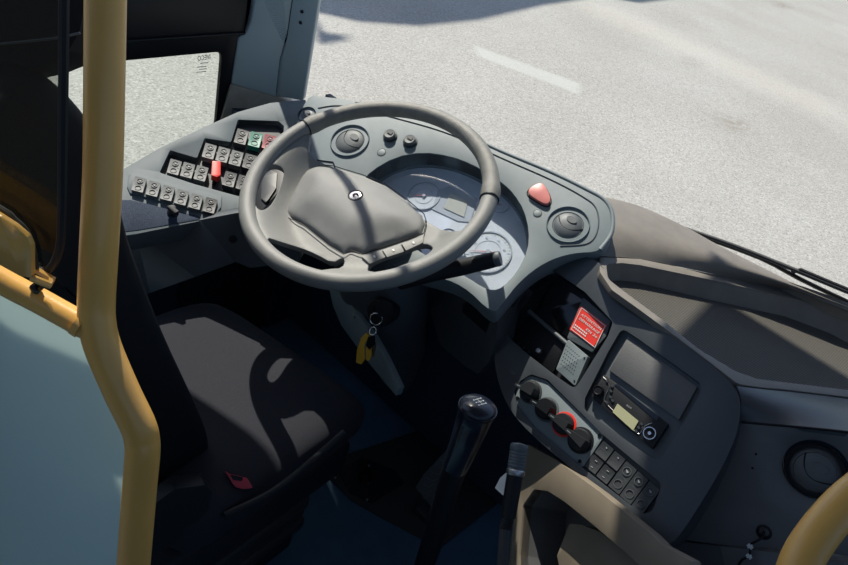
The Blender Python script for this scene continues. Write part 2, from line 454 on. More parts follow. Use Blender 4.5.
struct(mesh('trim_3', *wbox(-.7, -.44, -1.2, .45, 0, .46), M['bluewall'], None, smooth=0))
SP = Frame((-.436, 0, 0), (1, 0, 0), (0, 1, 0))
o = mesh('door_pocket', *slab(SP, [(192,262),(228,256),(262,275),(262,330),(196,330),(180,300)], (), .012, .012, rad=.012), M['dark'], None, bevel=.003)
tag(o, 'dark rounded storage pocket on the blue side wall beside the seat cushion', 'pocket')

# ================================================================== INSTRUMENT PANEL
GF = Frame((.118, .155, .75), (0, -.55, .83), (1, 0, 0))
face = [(306,94),(325,97),(345,99),(400,112),(450,127),(500,150),(550,171),(585,188),(605,199),(614,214),(613,235),(601,252),(572,253),(545,262),(520,281),(503,303),
        (493,315),(463,285),(430,275),(380,262),(330,240),(296,215),(280,190),(288,152)]
hood = [(362,182),(371,171),(395,157),(423,152),(450,156),(472,164),(490,175),(504,184),(514,194),(524,210),(529,230),(528,250),(517,272),(503,287),(493,290.5),(482,287),(467,277),(430,258),(395,236),(368,212),(360,196)]
ip = thing('instrument_panel', tuple(GF.p - V((0, 0, .2))), 'curved grey instrument panel with gauges and round vents behind the steering wheel', 'instrument panel')
g = G()
fo = smoothp([GF.loc(*p) for p in face], 2); ho = [GF.loc(*p) for p in hood]; ho = smoothp(ho, 1)
DEP = .046
g.add(slab2(GF, fo, [ho], 0, .055))
g.build('panel_face', M['dash'], ip, bevel=.007, seg=3)
# raised edge running along the windscreen
edge = [GF.at(u, v, -.002) for u, v in ((356,103),(400,113),(450,128),(500,151),(550,172),(585,189),(604,200),(612,214),(611,234),(600,250))]
mesh('front_edge_lip', *tube(edge, .0045, 10), M['dash'], ip)
edge = [GF.at(u, v, .0005) for u, v in ((318,108),(345,106),(400,119),(450,134),(500,157),(550,179),(582,196),(596,208),(598,228),(588,243),(560,246))]
mesh('front_edge_groove', *tube(edge, .0014, 8), M['dash2'], ip)
g = G(); g.add(wallring(GF, ho, -.003, -DEP)); g.build('gauge_hood', M['dash2'], ip)
cl = mesh('gauge_cluster', *slab2(GF, ho, (), -DEP, .01), M['dial'], ip, smooth=0)
# rim around cluster glass
mesh('cluster_bezel', *tube([GF.W(p[0], p[1], -DEP+.002) for p in ho], .0035, 8, closed=True, smooth=0), M['dash'], cl)
DF = Frame(GF.p - GF.n*DEP, GF.n, GF.r)
def ringg(fr, c2, r0, r1, h, t=.001, n=48, a0=0, a1=360):
    v = []; f = []; full = a1-a0 >= 360; m_ = n if full else n+1
    for i in range(m_):
        a = R(a0+(a1-a0)*i/n)
        for r_, hh in ((r0, h), (r1, h), (r1, h-t), (r0, h-t)): v.append(fr.W(c2[0]+r_*math.cos(a), c2[1]+r_*math.sin(a), hh))
    for i in range(n):
        j = (i+1) % m_
        for k in range(4): f.append((i*4+k, j*4+k, j*4+(k+1) % 4, i*4+(k+1) % 4))
    return v, f
def dial(px, r, name, a_tick, big):
    c2 = DF.loc(*px, .001); g = G()
    g.add(slab2(DF, circ(c2, r, 48), (), .0012, .001), 0)
    g.add(ringg(DF, c2, r*.97, r*1.03, .003, .002), 1); g.add(ringg(DF, c2, r*.55, r*.57, .0018, .0006), 1)
    n = 28 if big else 12
    for i in range(n+1):
        a = R(225-270*i/n); l = .82 if i % 4 == 0 else .88
        d = V((math.cos(a), math.sin(a))); q = V((-d.y, d.x))*(.0007 if i % 4 == 0 else .0004)
        p = [V(c2)+d*r*l-q, V(c2)+d*r*l+q, V(c2)+d*r*.95+q, V(c2)+d*r*.95-q]
        g.add(slab2(DF, [tuple(x) for x in p], (), .0018, .0006), 2 if i % 4 else 1)
    a = R(215); d = V((math.cos(a), math.sin(a))); q = V((-d.y, d.x))
    p = [V(c2)-d*r*.15-q*.0012, V(c2)+d*r*.8, V(c2)-d*r*.15+q*.0012]
    g.add(slab2(DF, [tuple(x) for x in p], (), .0035, .001), 3); g.add(slab2(DF, circ(c2, r*.1, 16), (), .0045, .003), 1)
    o = g.build(name, None, ip, mats=[M['dial'], M['dial2'], M['yellow'] if big else M['dial2'], M['pink']], smooth=30)
    return c2
c2 = dial((488,252), .046, 'speedometer', 0, True)
for i, nn in enumerate(('0','20','40','60','80','100','120')):
    a = R(225-270*i/6); d = V((math.cos(a), math.sin(a)))*.032; p = (c2[0]+d.x, c2[1]+d.y)
    cu = DF.W(p[0]-.003, p[1]-.0015, .002); cb = DF.W(p[0]+.003, p[1]-.0015, .002)
    def pr(P): q = P-CAM; z = q.dot(FWD); return (424+FPX*q.dot(IX)/z, 282.5+FPX*q.dot(IY)/z)
    text(nn, DF, pr(cu), pr(cb), .0042, .002, 'speed_numeral', M['dial2'], ip, d=.0002)
dial((424,196), .034, 'small_gauge', 0, False); dial((448,236), .017, 'small_gauge', 0, False); dial((500,205), .019, 'small_gauge', 0, False)
mesh('display_frame', *quad(DF, [(438,190),(450,186),(478,199),(470,222),(458,221),(432,209)], .0016, .001, .003), M['dial2'], ip)
mesh('trip_display', *quad(DF, [(450,193),(468,201),(464,217),(444,208)], .0030, .001, .001), M['lcd'], ip)
# clear cover just above the dials
gc = mesh('gauge_glass', *slab2(GF, [((p[0]-.1)*.985+.1, (p[1])*.985) for p in ho], (), -DEP+.012, .0012), M['glassgauge'], ip, smooth=0)

def vent(fr, px, r, h, parent, m_out, m_ball, rot=0., depth=.02):
    c0 = fr.at(*px, h); c2 = fr.loc(*px, h); root = None
    g = G()
    g.add(lathe(fr.W(*c2, h), fr.n, [(r*1.06, -.004), (r*1.06, .002), (r*1.03, .004), (r*1.0, .003), (r*.98, -depth), (r*.5, -depth-.002)], 48))
    o = g.build('air_vent', m_out, parent)
    b = G(); rb = r*.90; prof = [(rb*math.sin(R(a)), -depth*.55+rb*.62*math.cos(R(a))) for a in (90,78,66,56)]
    top = prof[-1]; prof += [(top[0]*.97, top[1]-.0015), (top[0]*.9, top[1]+.0005), (top[0]*.4, top[1]+.003), (.0005, top[1]+.0035)]
    b.add(lathe(fr.W(*c2, h), fr.n, prof, 48), 0)
    # vane line and thumb grip across the ball
    hh = h+top[1]+.0035
    pts = []
    for i in range(13):
        t = -1+2*i/12; x = t*rb*.80; y = rb*(.25-.55*(1-t*t))
        ca, sa = math.cos(rot), math.sin(rot); X, Y = x*ca-y*sa, x*sa+y*ca; rr = math.hypot(X, Y)
        z = h - depth*.55 + rb*.62*math.sqrt(max(.0, 1-(rr/rb)**2)) if rr > top[0] else h+top[1]+.0028*(1-rr/top[0])+.0004
        pts.append(fr.W(c2[0]+X, c2[1]+Y, z))
    b.add(tube(pts, .0011, 8), 1)
    gx, gy = -rb*.32*math.sin(rot), rb*.32*math.cos(rot)
    b.add(slab2(fr, circ((c2[0]+gx, c2[1]+gy), rb*.30, 20, rb*.2), (), hh+.0012, .004), 0)
    ob = b.build('vent_ball', None, o, mats=[m_ball, M['black']])
    return o
vent(GF, (350,141), .041, 0, ip, M['dash'], M['switch'], R(-20))
vent(GF, (568,225), .0385, 0, ip, M['dash'], M['dash2'], R(0))
vent(GF, (307,115), .020, 0, ip, M['dash2'], M['dash2'], 0, .012)
for px in ((390,135.5),(410,141)):
    c2 = GF.loc(*px, .004); g = G()
    g.add(lathe(GF.W(*c2, 0), GF.n, [(.0155,-.002),(.0155,.003),(.0135,.004)], 32), 1)
    g.add(lathe(GF.W(*c2, .002), GF.n, [(.0125,0),(.0125,.008),(.011,.0095),(.004,.0085)], 32), 0)
    g.add(slab2(GF, [(c2[0]-.006, c2[1]-.001),(c2[0]+.006, c2[1]-.001),(c2[0]+.005, c2[1]+.006),(c2[0]-.004, c2[1]+.006)], (), .0125, .001), 1)
    g.build('round_push_button', None, ip, mats=[M['switch'], M['swdark']])
for px, r_ in (((381.5,152.5),.0085), ((537.5,213.5),.0075)):
    c2 = GF.loc(*px); g = G(); g.add(lathe(GF.W(*c2, 0), GF.n, [(r_,-.001),(r_,.0009),(r_*.9,.0013)], 24), 0); g.add(ringg(GF, c2, r_, r_*1.12, .0008, .001), 1)
    g.build('blanking_plug', None, ip, mats=[M['dash'], M['black']])
g = G(); tri = smoothp([GF.loc(*p, .008) for p in ((527.5,193),(530,187),(541,182),(546,187),(551,198),(549,203),(545,204),(536,199))], 2)
g.add(slab2(GF, tri, (), .008, .012)); hz = g.build('hazard_button', M['pink'], ip, bevel=.002)
tag(hz, 'faded red triangular hazard button')
g = G(); cx = sum(p[0] for p in tri)/len(tri); cy = sum(p[1] for p in tri)/len(tri)
g.add(tube([GF.W(cx+(p[0]-cx)*1.1, cy+(p[1]-cy)*1.1, .0005) for p in tri], .0012, 6, closed=True, smooth=0)); g.build('button_surround', M['black'], ip)
rb = mesh('red_push_button', *lathe(GF.at(305,147,.0), GF.n, [(.012,-.002),(.012,.008),(.009,.010)], 24), M['redsw'], ip); tag(rb, 'dark red round button')
mesh('panel_clip', *tube([GF.at(317,160,.001), GF.at(333,162,.001), GF.at(335,167,.001)], .0012, 6, smooth=0), M['black'], ip)
# front drop below the gauge face, with a card slot
LF = Frame(GF.at(494, 314, -.045), (-.25, -.96, .1), (1, 0, 0))
g = G(); g.add(slab(LF, [(445,268),(463,284),(495,313),(499,308),(496,340),(489,362),(478,374),(465,366),(440,345),(430,310)], (), 0, .05, .006))
lw = g.build('lower_panel', M['swdark'], ip, bevel=.006)
mesh('card_slot', *quad(LF, [(464,294),(468,293),(495,311),(492,315)], .001, .003, .001), M['rubber'], ip)
mesh('slot_panel', *quad(LF, [(463,303),(468,302),(490,320),(486,333),(462,312)], .0015, .003, .002), M['black'], ip)

# ================================================================== SWITCH CONSOLE (left)
CF = Frame((-.343, -.075, .66), (.25, -.2, .95), (1, 0, 0))
M['cgrey'] = mat('dash_plastic_toned_for_sun', (.125,.155,.168), .6, .25, 900, var=.05, vscale=25, spec=.3)  # dash plastic again, darkened to offset the stronger sun on this face
cs = thing('switch_console', tuple(CF.p - V((0, 0, .15))), 'angled grey side console carrying rows of rocker switches, left of the steering wheel', 'switch console')
rec = [(170,150),(159.5,172.5),(194,184),(237.5,196),(252,198),(262,185),(283,150),(284,126),(278.5,121),(238,119.5),(231,142),(204.5,138),(197,158)]
con = [(90,188),(127,167),(160,148),(200,129),(238,112),(270,103),(306,99.5),(303,118),(290,155),(284,190),(268,218),(236,214),(222,219),(200,221),(136,234),(90,240)]
g = G(); g.add(slab(CF, con, [rec], 0, .05, .004)); g.build('console_panel', M['cgrey'], cs, bevel=.004)
g = G(); g.add(wallring(CF, [CF.loc(*p) for p in rec], -.002, -.014)); g.add(slab(CF, [(p[0], p[1]) for p in rec], (), -.014, .004, taper=.03)); g.build('switch_recess', M['swdark'], cs)
g = G(); g.add(slab(CF, [(128.5,174.5),(133,173),(222,196),(221,207),(215,215),(130,193),(127,186)], (), .003, .006, .003)); g.build('switch_plinth', M['cgrey'], cs, bevel=.002)
g = G(); g.add(slab(CF, [(95,200),(131,200),(200,216.5),(199,219.5),(138,230),(95,235)], (), .001, .004, .003)); g.build('coin_tray', mat('speckled_blue_tray', (.045,.06,.09), .8, var=.6, vscale=900, spec=.1), cs, bevel=.001)
def rocker(fr, px, parent, body, h=.006, t=.014, row=(12.6,3.4), colv=(-4.4,15.2), marks='rings', name='rocker_switch', shrink=.90):
    u, v = px; rx, ry = row[0]*shrink/2, row[1]*shrink/2; cx, cy = colv[0]*shrink/2, colv[1]*shrink/2
    P = [(u-rx-cx, v-ry-cy), (u+rx-cx, v+ry-cy), (u+rx+cx, v+ry+cy), (u-rx+cx, v-ry+cy)]
    L4 = [V(fr.loc(*p, h)) for p in P]
    f2 = Frame(fr.p, fr.n, fr.r)
    cen = sum(L4, V((0, 0)))/4; w = (L4[1]-L4[0]); d = (L4[3]-L4[0]); dl = d.length; dn = d.normalized(); wn_ = w.normalized()
    g = G()
    zf = lambda p: .0012*(((V(p)-cen).dot(dn))/(dl/2))**2          # dished rocker
    g.add(slab2(fr, roundp([tuple(p) for p in L4], .0016, 3), (), h, t, grid=dl/7, zf=zf), 0)
    rr = min(w.length, dl/2)*.34
    for s in (-1, 1):
        c2 = cen+d*.25*s; z = h+zf(c2)+.0013
        if marks == 'rings': g.add(ringg(fr, tuple(c2), rr*.84, rr, z, .002, 20), 1)
        if marks in ('rings', 'icon') and s < 0:
            g.add(slab2(fr, [tuple(c2-wn_*rr*.4-dn*rr*.25), tuple(c2+wn_*rr*.4-dn*rr*.1), tuple(c2+wn_*rr*.2+dn*rr*.3), tuple(c2-wn_*rr*.1+dn*rr*.1)], (), z, .001), 2)
        if marks == 'bar': g.add(slab2(fr, [tuple(c2-wn_*rr*.5-dn*rr*.12), tuple(c2+wn_*rr*.5-dn*rr*.12), tuple(c2+wn_*rr*.5+dn*rr*.12), tuple(c2-wn_*rr*.5+dn*rr*.12)], (), z, .001), 2)
    g.add(slab2(fr, [tuple(cen-w*.46-dn*.0003), tuple(cen+w*.46-dn*.0003), tuple(cen+w*.46+dn*.0003), tuple(cen-w*.46+dn*.0003)], (), h+.0004, .001), 1)
    return g.build(name, None, parent, mats=[body, M['ring'], M['mark']], smooth=35, bevel=0)
for i, px in enumerate(((139,184.7),(153.2,189),(167.4,193.3),(181.5,197.6),(195.7,201.8),(210,205.6))):
    rocker(CF, px, cs, M['switch'] if i < 5 else M['swdark'], h=.009, t=.008, name='rocker_switch')
for px, mm in (((174.3,167.3),'switch'),((187.6,170.5),'switch'),((201,173.6),'switch'),((209.3,151.5),'switch'),((222.8,155),'switch'),((236,158.5),'switch'),((249.5,161.8),'swdark'),
               ((229.5,179.5),'swdark'),((243,183),'swdark'),((241.3,137),'swdark'),((255.2,139.8),'green'),((269,142.5),'redsw'),((262.5,165.5),'swdark')):
    o = rocker(CF, px, cs, M[mm], h=.002, t=.014, marks='rings')
    if mm in ('green', 'redsw'): o['label'] = 'green rocker switch' if mm == 'green' else 'dark red rocker switch'
# red capped switch with its black toggle
o = mesh('toggle_switch', *cyl(CF.at(214,184,-.012), CF.at(216,176,.006), .0042, .0035), M['gloss'], cs)
g = G(); g.add(slab(CF, [(212.3,161),(220.6,161.5),(220.5,175),(217,177),(211.3,175)], (), .012, .016, .0015)); o = g.build('toggle_guard', M['red'], cs, bevel=.0015); tag(o, 'bright red switch guard')
g = G(); g.add(lathe(CF.at(172.5,213), CF.n, [(.010,0),(.010,.004),(.0075,.006),(.0075,.016),(.006,.018)], 24)); g.add(slab(CF, [(167,206),(171,205),(179,211),(175,213)], (), .022, .012, .001))
g.build('rotary_knob', M['dark'], cs, bevel=.0008)
# side face below the console
SFr = Frame(CF.at(200, 221), (.55, -.82, .12), (1, .6, 0))
g = G(); g.add(slab(SFr, [(70,246),(136,233),(200,220),(236,213),(268,212),(290,235),(300,262),(250,268),(236,262),(195,277),(150,293),(70,330)], (), 0, .03, .004)); g.build('side_skirt', M['dash2'], cs, bevel=.004)
mesh('screw_cap', *lathe(SFr.at(233,239), SFr.n, [(.008,-.001),(.008,.003),(.006,.004)], 20), M['dark'], cs)

# ================================================================== CENTRE CONSOLE
al, ti = R(18), R(38)
fn = V((-math.sin(al)*math.cos(ti), -math.cos(al)*math.cos(ti), math.sin(ti)))
FF = Frame(zpt(600, 400, .66), fn, (math.cos(al), -math.sin(al), 0))
cc = thing('centre_console', tuple(FF.p - V((0, 0, .25))), 'bulging dark centre console angled to the driver, with knobs, switches and radio slot', 'dashboard console')
shell = [(545,262),(570,255),(600,259),(610,285),(640,312),(680,342),(715,367),(736,388),(741,402),(738,432),(722,468),(698,508),(676,541),(664,546),(650,534),(600,492),(555,455),(520,424),(503,398),(494,365),(494,325),(503,303),(521,281)]
cav1 = [(551,269),(566,279),(585,292),(613,322),(608,336),(575,389),(556,376),(530,356),(507,336),(513,309),(527,288)]
cav2 = [(622,328),(640,340),(701,384),(700,395),(662,459),(650,457),(584,410),(585,398),(608,352)]
cav3 = [(520,381),(531,374),(548,380),(602,434),(662,484),(652,512),(642,514),(583,468),(535,428),(517,405),(514,392)]
shl = smoothp([FF.loc(*p) for p in shell], 2)
g = G(); g.add(slab2(FF, shl, [roundp([FF.loc(*p) for p in q], .010) for q in (cav1, cav2, cav3)], 0, .07)); g.build('console_shell', M['roll'], cc, bevel=.010, seg=4)
def cavity(px, dep, name, mm=M['dark']):
    lp = roundp([FF.loc(*p) for p in px], .008); g = G(); g.add(wallring(FF, lp, -.004, -dep)); g.add(slab2(FF, lp, (), -dep, .004, taper=.02)); return g.build(name, mm, cc)
cavity(cav1, .030, 'upper_recess', M['dark']); cavity(cav2, .012, 'radio_recess', M['dash2']); cavity(cav3, .010, 'control_recess', M['swdark'])
# upper recess contents
mesh('display_panel', *quad(FF, [(553,281),(585,301),(572,341),(533,311)], -.022, .006, .004), M['gloss'], cc, bevel=.001)
mesh('blank_panel', *quad(FF, [(530,316),(566,343),(553,373),(511,338)], -.022, .006, .004), M['black'], cc, bevel=.001)
mesh('divider_bar', *tube([FF.at(529,311,-.018), FF.at(567,344,-.018)], .0045, 10, smooth=0), M['dash2'], cc)
mesh('sticker_panel', *quad(FF, [(583,297),(611,321),(606,336),(592,352),(567,338)], -.016, .010, .003), M['dash2'], cc, bevel=.001)
o = mesh('speaker_box', *quad(FF, [(568,339),(588,356),(575,386),(556,369)], -.008, .016, .003), M['dash'], cc, bevel=.0015)
g = G()
for i in range(7):
    for j in range(6):
        a, b = i/6, j/5; u = 567+(a*12)-b*6; v = 346+a*10+b*18
        g.add(slab2(FF, circ(FF.loc(u, v, -.0076), .0009, 8), (), -.0076, .0006))
g.build('speaker_grille', M['black'], o)
for px in ((584.5,358),(574.5,381)): mesh('box_screw', *lathe(FF.at(*px, -.008), FF.n, [(.0016,0),(.0016,.0012)], 10), M['black'], o)
mesh('rotary_knob', *lathe(FF.at(539.5,351.5,-.016), FF.n, [(.0055,-.004),(.0055,.006),(.004,.008)], 20), M['steel'], cc)
g = G()
for (u, v) in ((519,344),(524,348),(529,352)): g.add(lathe(FF.at(u, v, -.019), FF.n, [(.002,-.002),(.002,.003)], 12))
g.build('small_buttons', M['swdark'], cc)
# screen
mesh('blank_screen', *quad(FF, [(628,336.5),(697,387),(679,420),(609,370)], -.006, .010, .002), M['lowdark'], cc, bevel=.001)
# knob plate
kp = mesh('heater_control_plate', *quad(FF, [(518,385),(530,375.5),(547,381),(604,436),(582.5,468),(535,429),(514,404)], -.004, .008, .006), M['dash'], cc, bevel=.002)
for px in ((599.5,435.5),(580,461.5),(514.5+3,398)):
    g = G(); g.add(lathe(FF.at(*px, -.004), FF.n, [(.0032,-.001),(.0032,.0012),(.0024,.002)], 16)); g.build('plate_screw', M['gloss'], kp)
def knob(px, r, ang, ring, mm):
    g = G(); c3 = FF.loc(*px, 0); z = -.004
    g.add(lathe(FF.W(*c3, z), FF.n, [(r*1.18,-.001),(r*1.18,.0015),(r*1.05,.002)], 36), 1)
    g.add(lathe(FF.W(*c3, z), FF.n, [(r,.001),(r*.97,.010),(r*.88,.012),(.001,.0122)], 36), 0)
    ca, sa = math.cos(ang), math.sin(ang); w = r*.34
    P = [(-r*.85,-w*1.2),(r*1.2,-w*.45),(r*1.2,w*.45),(-r*.85,w*1.2)]
    P = [(c3[0]+x*ca-y*sa, c3[1]+x*sa+y*ca) for x, y in P]
    g.add(slab2(FF, roundp(P, .0015, 2), (), z+.028, .018, taper=.12), 0)
    P = [(r*.55,-w*.12),(r*.98,-w*.12),(r*.98,w*.12),(r*.55,w*.12)]; P = [(c3[0]+x*ca-y*sa, c3[1]+x*sa+y*ca) for x, y in P]
    g.add(slab2(FF, P, (), z+.0285, .001), 2)
    return g.build('control_knob', None, cc, mats=[mm, ring, M['dash']], smooth=35)
knob((530,391.5), .0182, R(205), M['swdark'], M['dark']); knob((546,409), .0190, R(200), M['dash2'], M['black'])
knob((563.5,424), .0185, R(195), M['red'], M['dark']); knob((580,440), .0192, R(190), M['black'], M['dark'])
g = G()
for a in range(5):
    u, v = 556+a*3.0, 411+a*2.5
mk = text('I', FF, (590,418), (592,419.5), .004, -.0035, 'plate_mark', M['mark'], kp)
# switches at the right end of the console
for i in range(5):
    u, v = 604.5+i*11.6, 451+i*10.0
    if i < 2:
        for s, mk_ in ((0, 'icon'), (1, 'bar')):
            rocker(FF, (u-s*10.2, v+s*13.2), cc, M['swdark'], h=-.002, t=.008, row=(11.6,9.8), colv=(-9.6,13.0), marks=mk_, name='push_switch')
    else:
        rocker(FF, (u-5, v+6.8), cc, M['swdark'], h=-.002, t=.008, row=(11.6,9.8), colv=(-19.5,26.5), marks='rings', name='rocker_switch', shrink=.93)
text('12V', FF, (509,371), (514,376), .005, .001, 'socket_mark', M['dash'], cc)
# red sticker
stf = Frame(FF.p, FF.n, FF.r)
g = G(); g.add(quad(FF, [(581,305.5),(607,325.5),(593.5,347),(569.5,329.5)], -.0145, .0012, .001), 0)
tp = lambda a, b: (581+a*26-b*11.5, 305.5+a*20+b*24)         # across, down the sticker
for (s, a0, a1, b) in (('ATTENTION', .12, .88, .30), ('DEMARRAGE', .12, .88, .47), ('EN 2e', .45, .88, .64)):
    g.add(textgeo(s, FF, tp(a0, b), tp(a1, b), .0044, -.0144), 1)
for b, a0 in ((.70, .08), (.80, .08)):
    for k in range(7):
        x0 = a0+k*.07+.0; 
        g.add(slab(FF, [tp(x0, b), tp(x0+.05, b), tp(x0+.05, b+.05), tp(x0, b+.05)], (), -.0138, .0006), 1)
for q in (((.04,.04),(.96,.04),(.96,.06),(.04,.06)), ((.04,.94),(.96,.94),(.96,.96),(.04,.96)), ((.04,.04),(.055,.04),(.055,.96),(.04,.96)), ((.945,.04),(.96,.04),(.96,.96),(.945,.96))):
    g.add(slab(FF, [tp(*p) for p in q], (), -.0138, .0006), 1)
o = g.build('warning_sticker', None, None, mats=[M['sticker'], M['white']], smooth=0)
tag(o, 'red square warning sticker with white lettering on the centre console', 'sticker')
# radio
ra = thing('car_radio', tuple(FF.at(630, 445, -.04)), 'black car radio with pale display set in the centre console below the blank screen', 'radio')
mesh('radio_body', *quad(FF, [(603.5,374),(668.5,424),(652,449),(591,397)], -.002, .012, .003), M['dark'], ra, bevel=.001)
mesh('radio_trim', *tube([FF.at(u, v, -.001) for u, v in ((603,377),(608,382),(609,388),(605,397),(606,403),(621,418),(637,433),(641,432),(645,426),(652,423))], .0007, 8), M['steel'], ra)
mesh('radio_display', *quad(FF, [(617.5,403.5),(638.5,421),(633,430.5),(612.5,412)], .0, .003, .001), M['radiolcd'], ra)
mesh('cassette_slot', *quad(FF, [(614,385),(617,384),(659,416.5),(656.5,421)], -.0012, .002, .0008), M['gloss'], ra)
mesh('volume_knob', *lathe(FF.at(599,391,-.002), FF.n, [(.0095,-.001),(.009,.006),(.0075,.008),(.006,.0065)], 28), M['black'], ra)
g = G(); c3 = FF.loc(649.7,433.3,0); g.add(lathe(FF.W(*c3,-.002), FF.n, [(.0085,-.001),(.008,.003),(.003,.0015)], 28), 0); g.add(ringg(FF, c3, .0088, .0102, .002, .003, 32), 1)
g.add(lathe(FF.W(*c3,-.002), FF.n, [(.0028,.001),(.0028,.004)], 16), 1); g.build('selector_dial', None, ra, mats=[M['black'], M['chrome']])
for (u, v) in ((610.5,397),(612.5,400.5),(607,402.5),(641.5,424),(638.5,427.5),(636,431),(643,428),(611,391),(607,381),(612,386)):
    mesh('radio_button', *slab2(FF, roundp([(FF.loc(u, v)[0]+a, FF.loc(u, v)[1]+b) for a, b in ((-.0026,-.0016),(.0026,-.0016),(.0026,.0016),(-.0026,.0016))], .0006), (), .0006, .003), M['swdark'], ra)
text('RDS', FF, (626,405.5), (631,409), .0026, -.0018, 'radio_lettering', M['mark'], ra, d=.0001)

# ================================================================== DASH TOP (tray, crown, padded roll)
dt = thing('dashboard_top', (.75,.35,.6), 'brown-grey dashboard top with a shallow ribbed tray below the windscreen', 'dashboard')
TZ = .79
TF = Frame((0, 0, TZ), (0, 0, 1), (1, 0, 0))
outer = [(600,257),(640,259),(717,275),(814,296),(900,322),(960,350),(960,410),(900,402),(848,397),(790,390),(758,387),(738,384),(712,364),(678,338),(640,310),(612,290),(600,272)]
inner = [(606,264),(622,263),(640,265),(717,281),(800,300),(848,318),(880,335),(900,360),(900,390),(848,390),(790,383),(757,379),(735,371),(700,350),(660,318),(625,292),(608,279)]
TI = roundp([TF.loc(*p) for p in inner], .02); TFm = Frame((0, 0, .752), (0, 0, 1))
mid = sum((V(p) for p in TI), V((0, 0)))/len(TI)
g = G(); g.add(slab2(TF, roundp([TF.loc(*p) for p in outer], .015), [TI], 0, .012)); g.build('tray_rim', M['brown'], dt, bevel=.005, seg=3)
flo = [tuple(mid+(V(p)-mid)*.95) for p in TI]
flo = [(p[0], p[1]-.012 if p[1] > mid.y else p[1]) for p in flo]
g = G(); g.add(wallring(TF, TI, -.004, -.040, flo)); g.build('tray_wall', M['brown'], dt, smooth=60)
# ribbed mat
MM = bpy.data.materials.new('ribbed_mat'); MM.use_nodes = True
n_ = MM.node_tree.nodes; l_ = MM.node_tree.links; b_ = n_['Principled BSDF']; b_.inputs['Roughness'].default_value = .6
tcc = n_.new('ShaderNodeTexCoord'); wv = n_.new('ShaderNodeTexWave'); wv.wave_type = 'BANDS'; wv.bands_direction = 'DIAGONAL'; wv.inputs['Scale'].default_value = 60
mp = n_.new('ShaderNodeMapping'); mp.inputs['Rotation'].default_value = (0, 0, R(-18)); l_.new(tcc.outputs['Object'], mp.inputs[0]); l_.new(mp.outputs[0], wv.inputs[0])
wv.bands_direction = 'Y'
rr_ = n_.new('ShaderNodeValToRGB'); rr_.color_ramp.elements[0].color = (.045,.042,.038,1); rr_.color_ramp.elements[1].color = (.125,.118,.10,1); l_.new(wv.outputs[0], rr_.inputs[0]); l_.new(rr_.outputs[0], b_.inputs['Base Color'])
bb_ = n_.new('ShaderNodeBump'); bb_.inputs['Distance'].default_value = .002; bb_.inputs['Strength'].default_value = .8; l_.new(wv.outputs[0], bb_.inputs['Height']); l_.new(bb_.outputs[0], b_.inputs['Normal'])
mesh('ribbed_mat', *slab2(TF, flo, (), -.036, .012), MM, dt)
# crown between the tray and the glass
rows = []
topx = [(606,198),(640,207),(686,228),(717,245),(767,270),(814,293),(860,311),(960,345)]
botx = [(601,256),(640,259),(680,267),(717,275),(767,286),(816,297),(862,312.5),(960,348)]
for k in range(5):
    t = k/4; z = .818+(.79-.818)*t + .012*math.sin(math.pi*t)
    rows.append([zpt(a[0]+(b[0]-a[0])*t, a[1]+(b[1]-a[1])*t, z) for a, b in zip(topx, botx)])
back = [[zpt(a[0]+2, a[1]+0, .818)+V((0,.012,-.012)) for a in topx], [zpt(a[0], a[1], .818)+V((0,.02,-.06)) for a in topx]]
g = G(); g.add(loft(back[::-1]+rows, 4, 3, .008)); g.build('dash_crown', M['brown'], dt, smooth=60)
# padded roll in front of the tray, right of the console
RFm = Frame((.72, .12, .75), (-.08, -.93, .35), (1, 0, 0))
ptop = [(737,386),(760,389),(800,393),(848,399),(960,415)]
pbot = [(740,422),(765,424),(800,427),(848,432),(960,445)]
rows = []
for k in range(5):
    t = k/4; row = []
    for a, b in zip(ptop, pbot):
        A3 = TF.at(*a); B3 = RFm.at(*b); q = A3.lerp(B3, t) + V((0,-.35,.9)).normalized()*.010*math.sin(math.pi*t); row.append(q)
    rows.append(row)
g = G(); g.add(loft(rows, 4, 3, .008)); g.build('padded_roll', M['roll'], dt, smooth=60)
mesh('sealing_gap', *tube([RFm.at(u, v, .0) for u, v in ((741,422),(765,424),(800,427),(848,432),(960,445))], .002, 6), M['black'], dt)

# lower right panel with vent
lp_ = thing('lower_dash_panel', (.85,.1,.45), 'charcoal lower dashboard panel with a round air vent at the right', 'dashboard panel')
hole = circ(RFm.loc(815,471), .043, 40)
g = G(); po = roundp([RFm.loc(*p) for p in ((735,421),(765,424),(800,427),(848,432),(960,445),(960,575),(840,560),(777,552),(700,542),(655,536),(660,500))], .004)
def dish(p):
    d = math.hypot(p[0]-hc[0], p[1]-hc[1]); return -.012*max(0, 1-max(0, d-.043)/.035)**2
hc = RFm.loc(815,471)
g.add(slab2(RFm, po, [hole], 0, .02, grid=.014, zf=dish)); g.build('panel_body', M['lowdark'], lp_, smooth=50)
vent(RFm, (815,471), .038, -.012, lp_, M['dark'], M['lowdark'], R(-15), .016)
for (u, v) in ((756,454),(752.5,468)): mesh('screw_hole', *lathe(RFm.at(u, v), RFm.n, [(.0018,-.001),(.0018,.0006)], 10), M['black'], lp_)
mesh('cable_hole', *lathe(RFm.at(764,532), RFm.n, [(.011,-.001),(.011,.002),(.008,.003),(.007,.0)], 24), M['black'], lp_)
SL = Frame(RFm.at(740,549), (-.05, -.98, .15), (1, 0, 0))
g = G(); g.add(slab(SL, [(650,538),(720,546),(777,553),(840,562),(960,580),(960,640),(840,630),(735,610),(650,600)], (), .006, .02, .003)); g.build('lower_sill', M['lowdark'], lp_, bevel=.003)
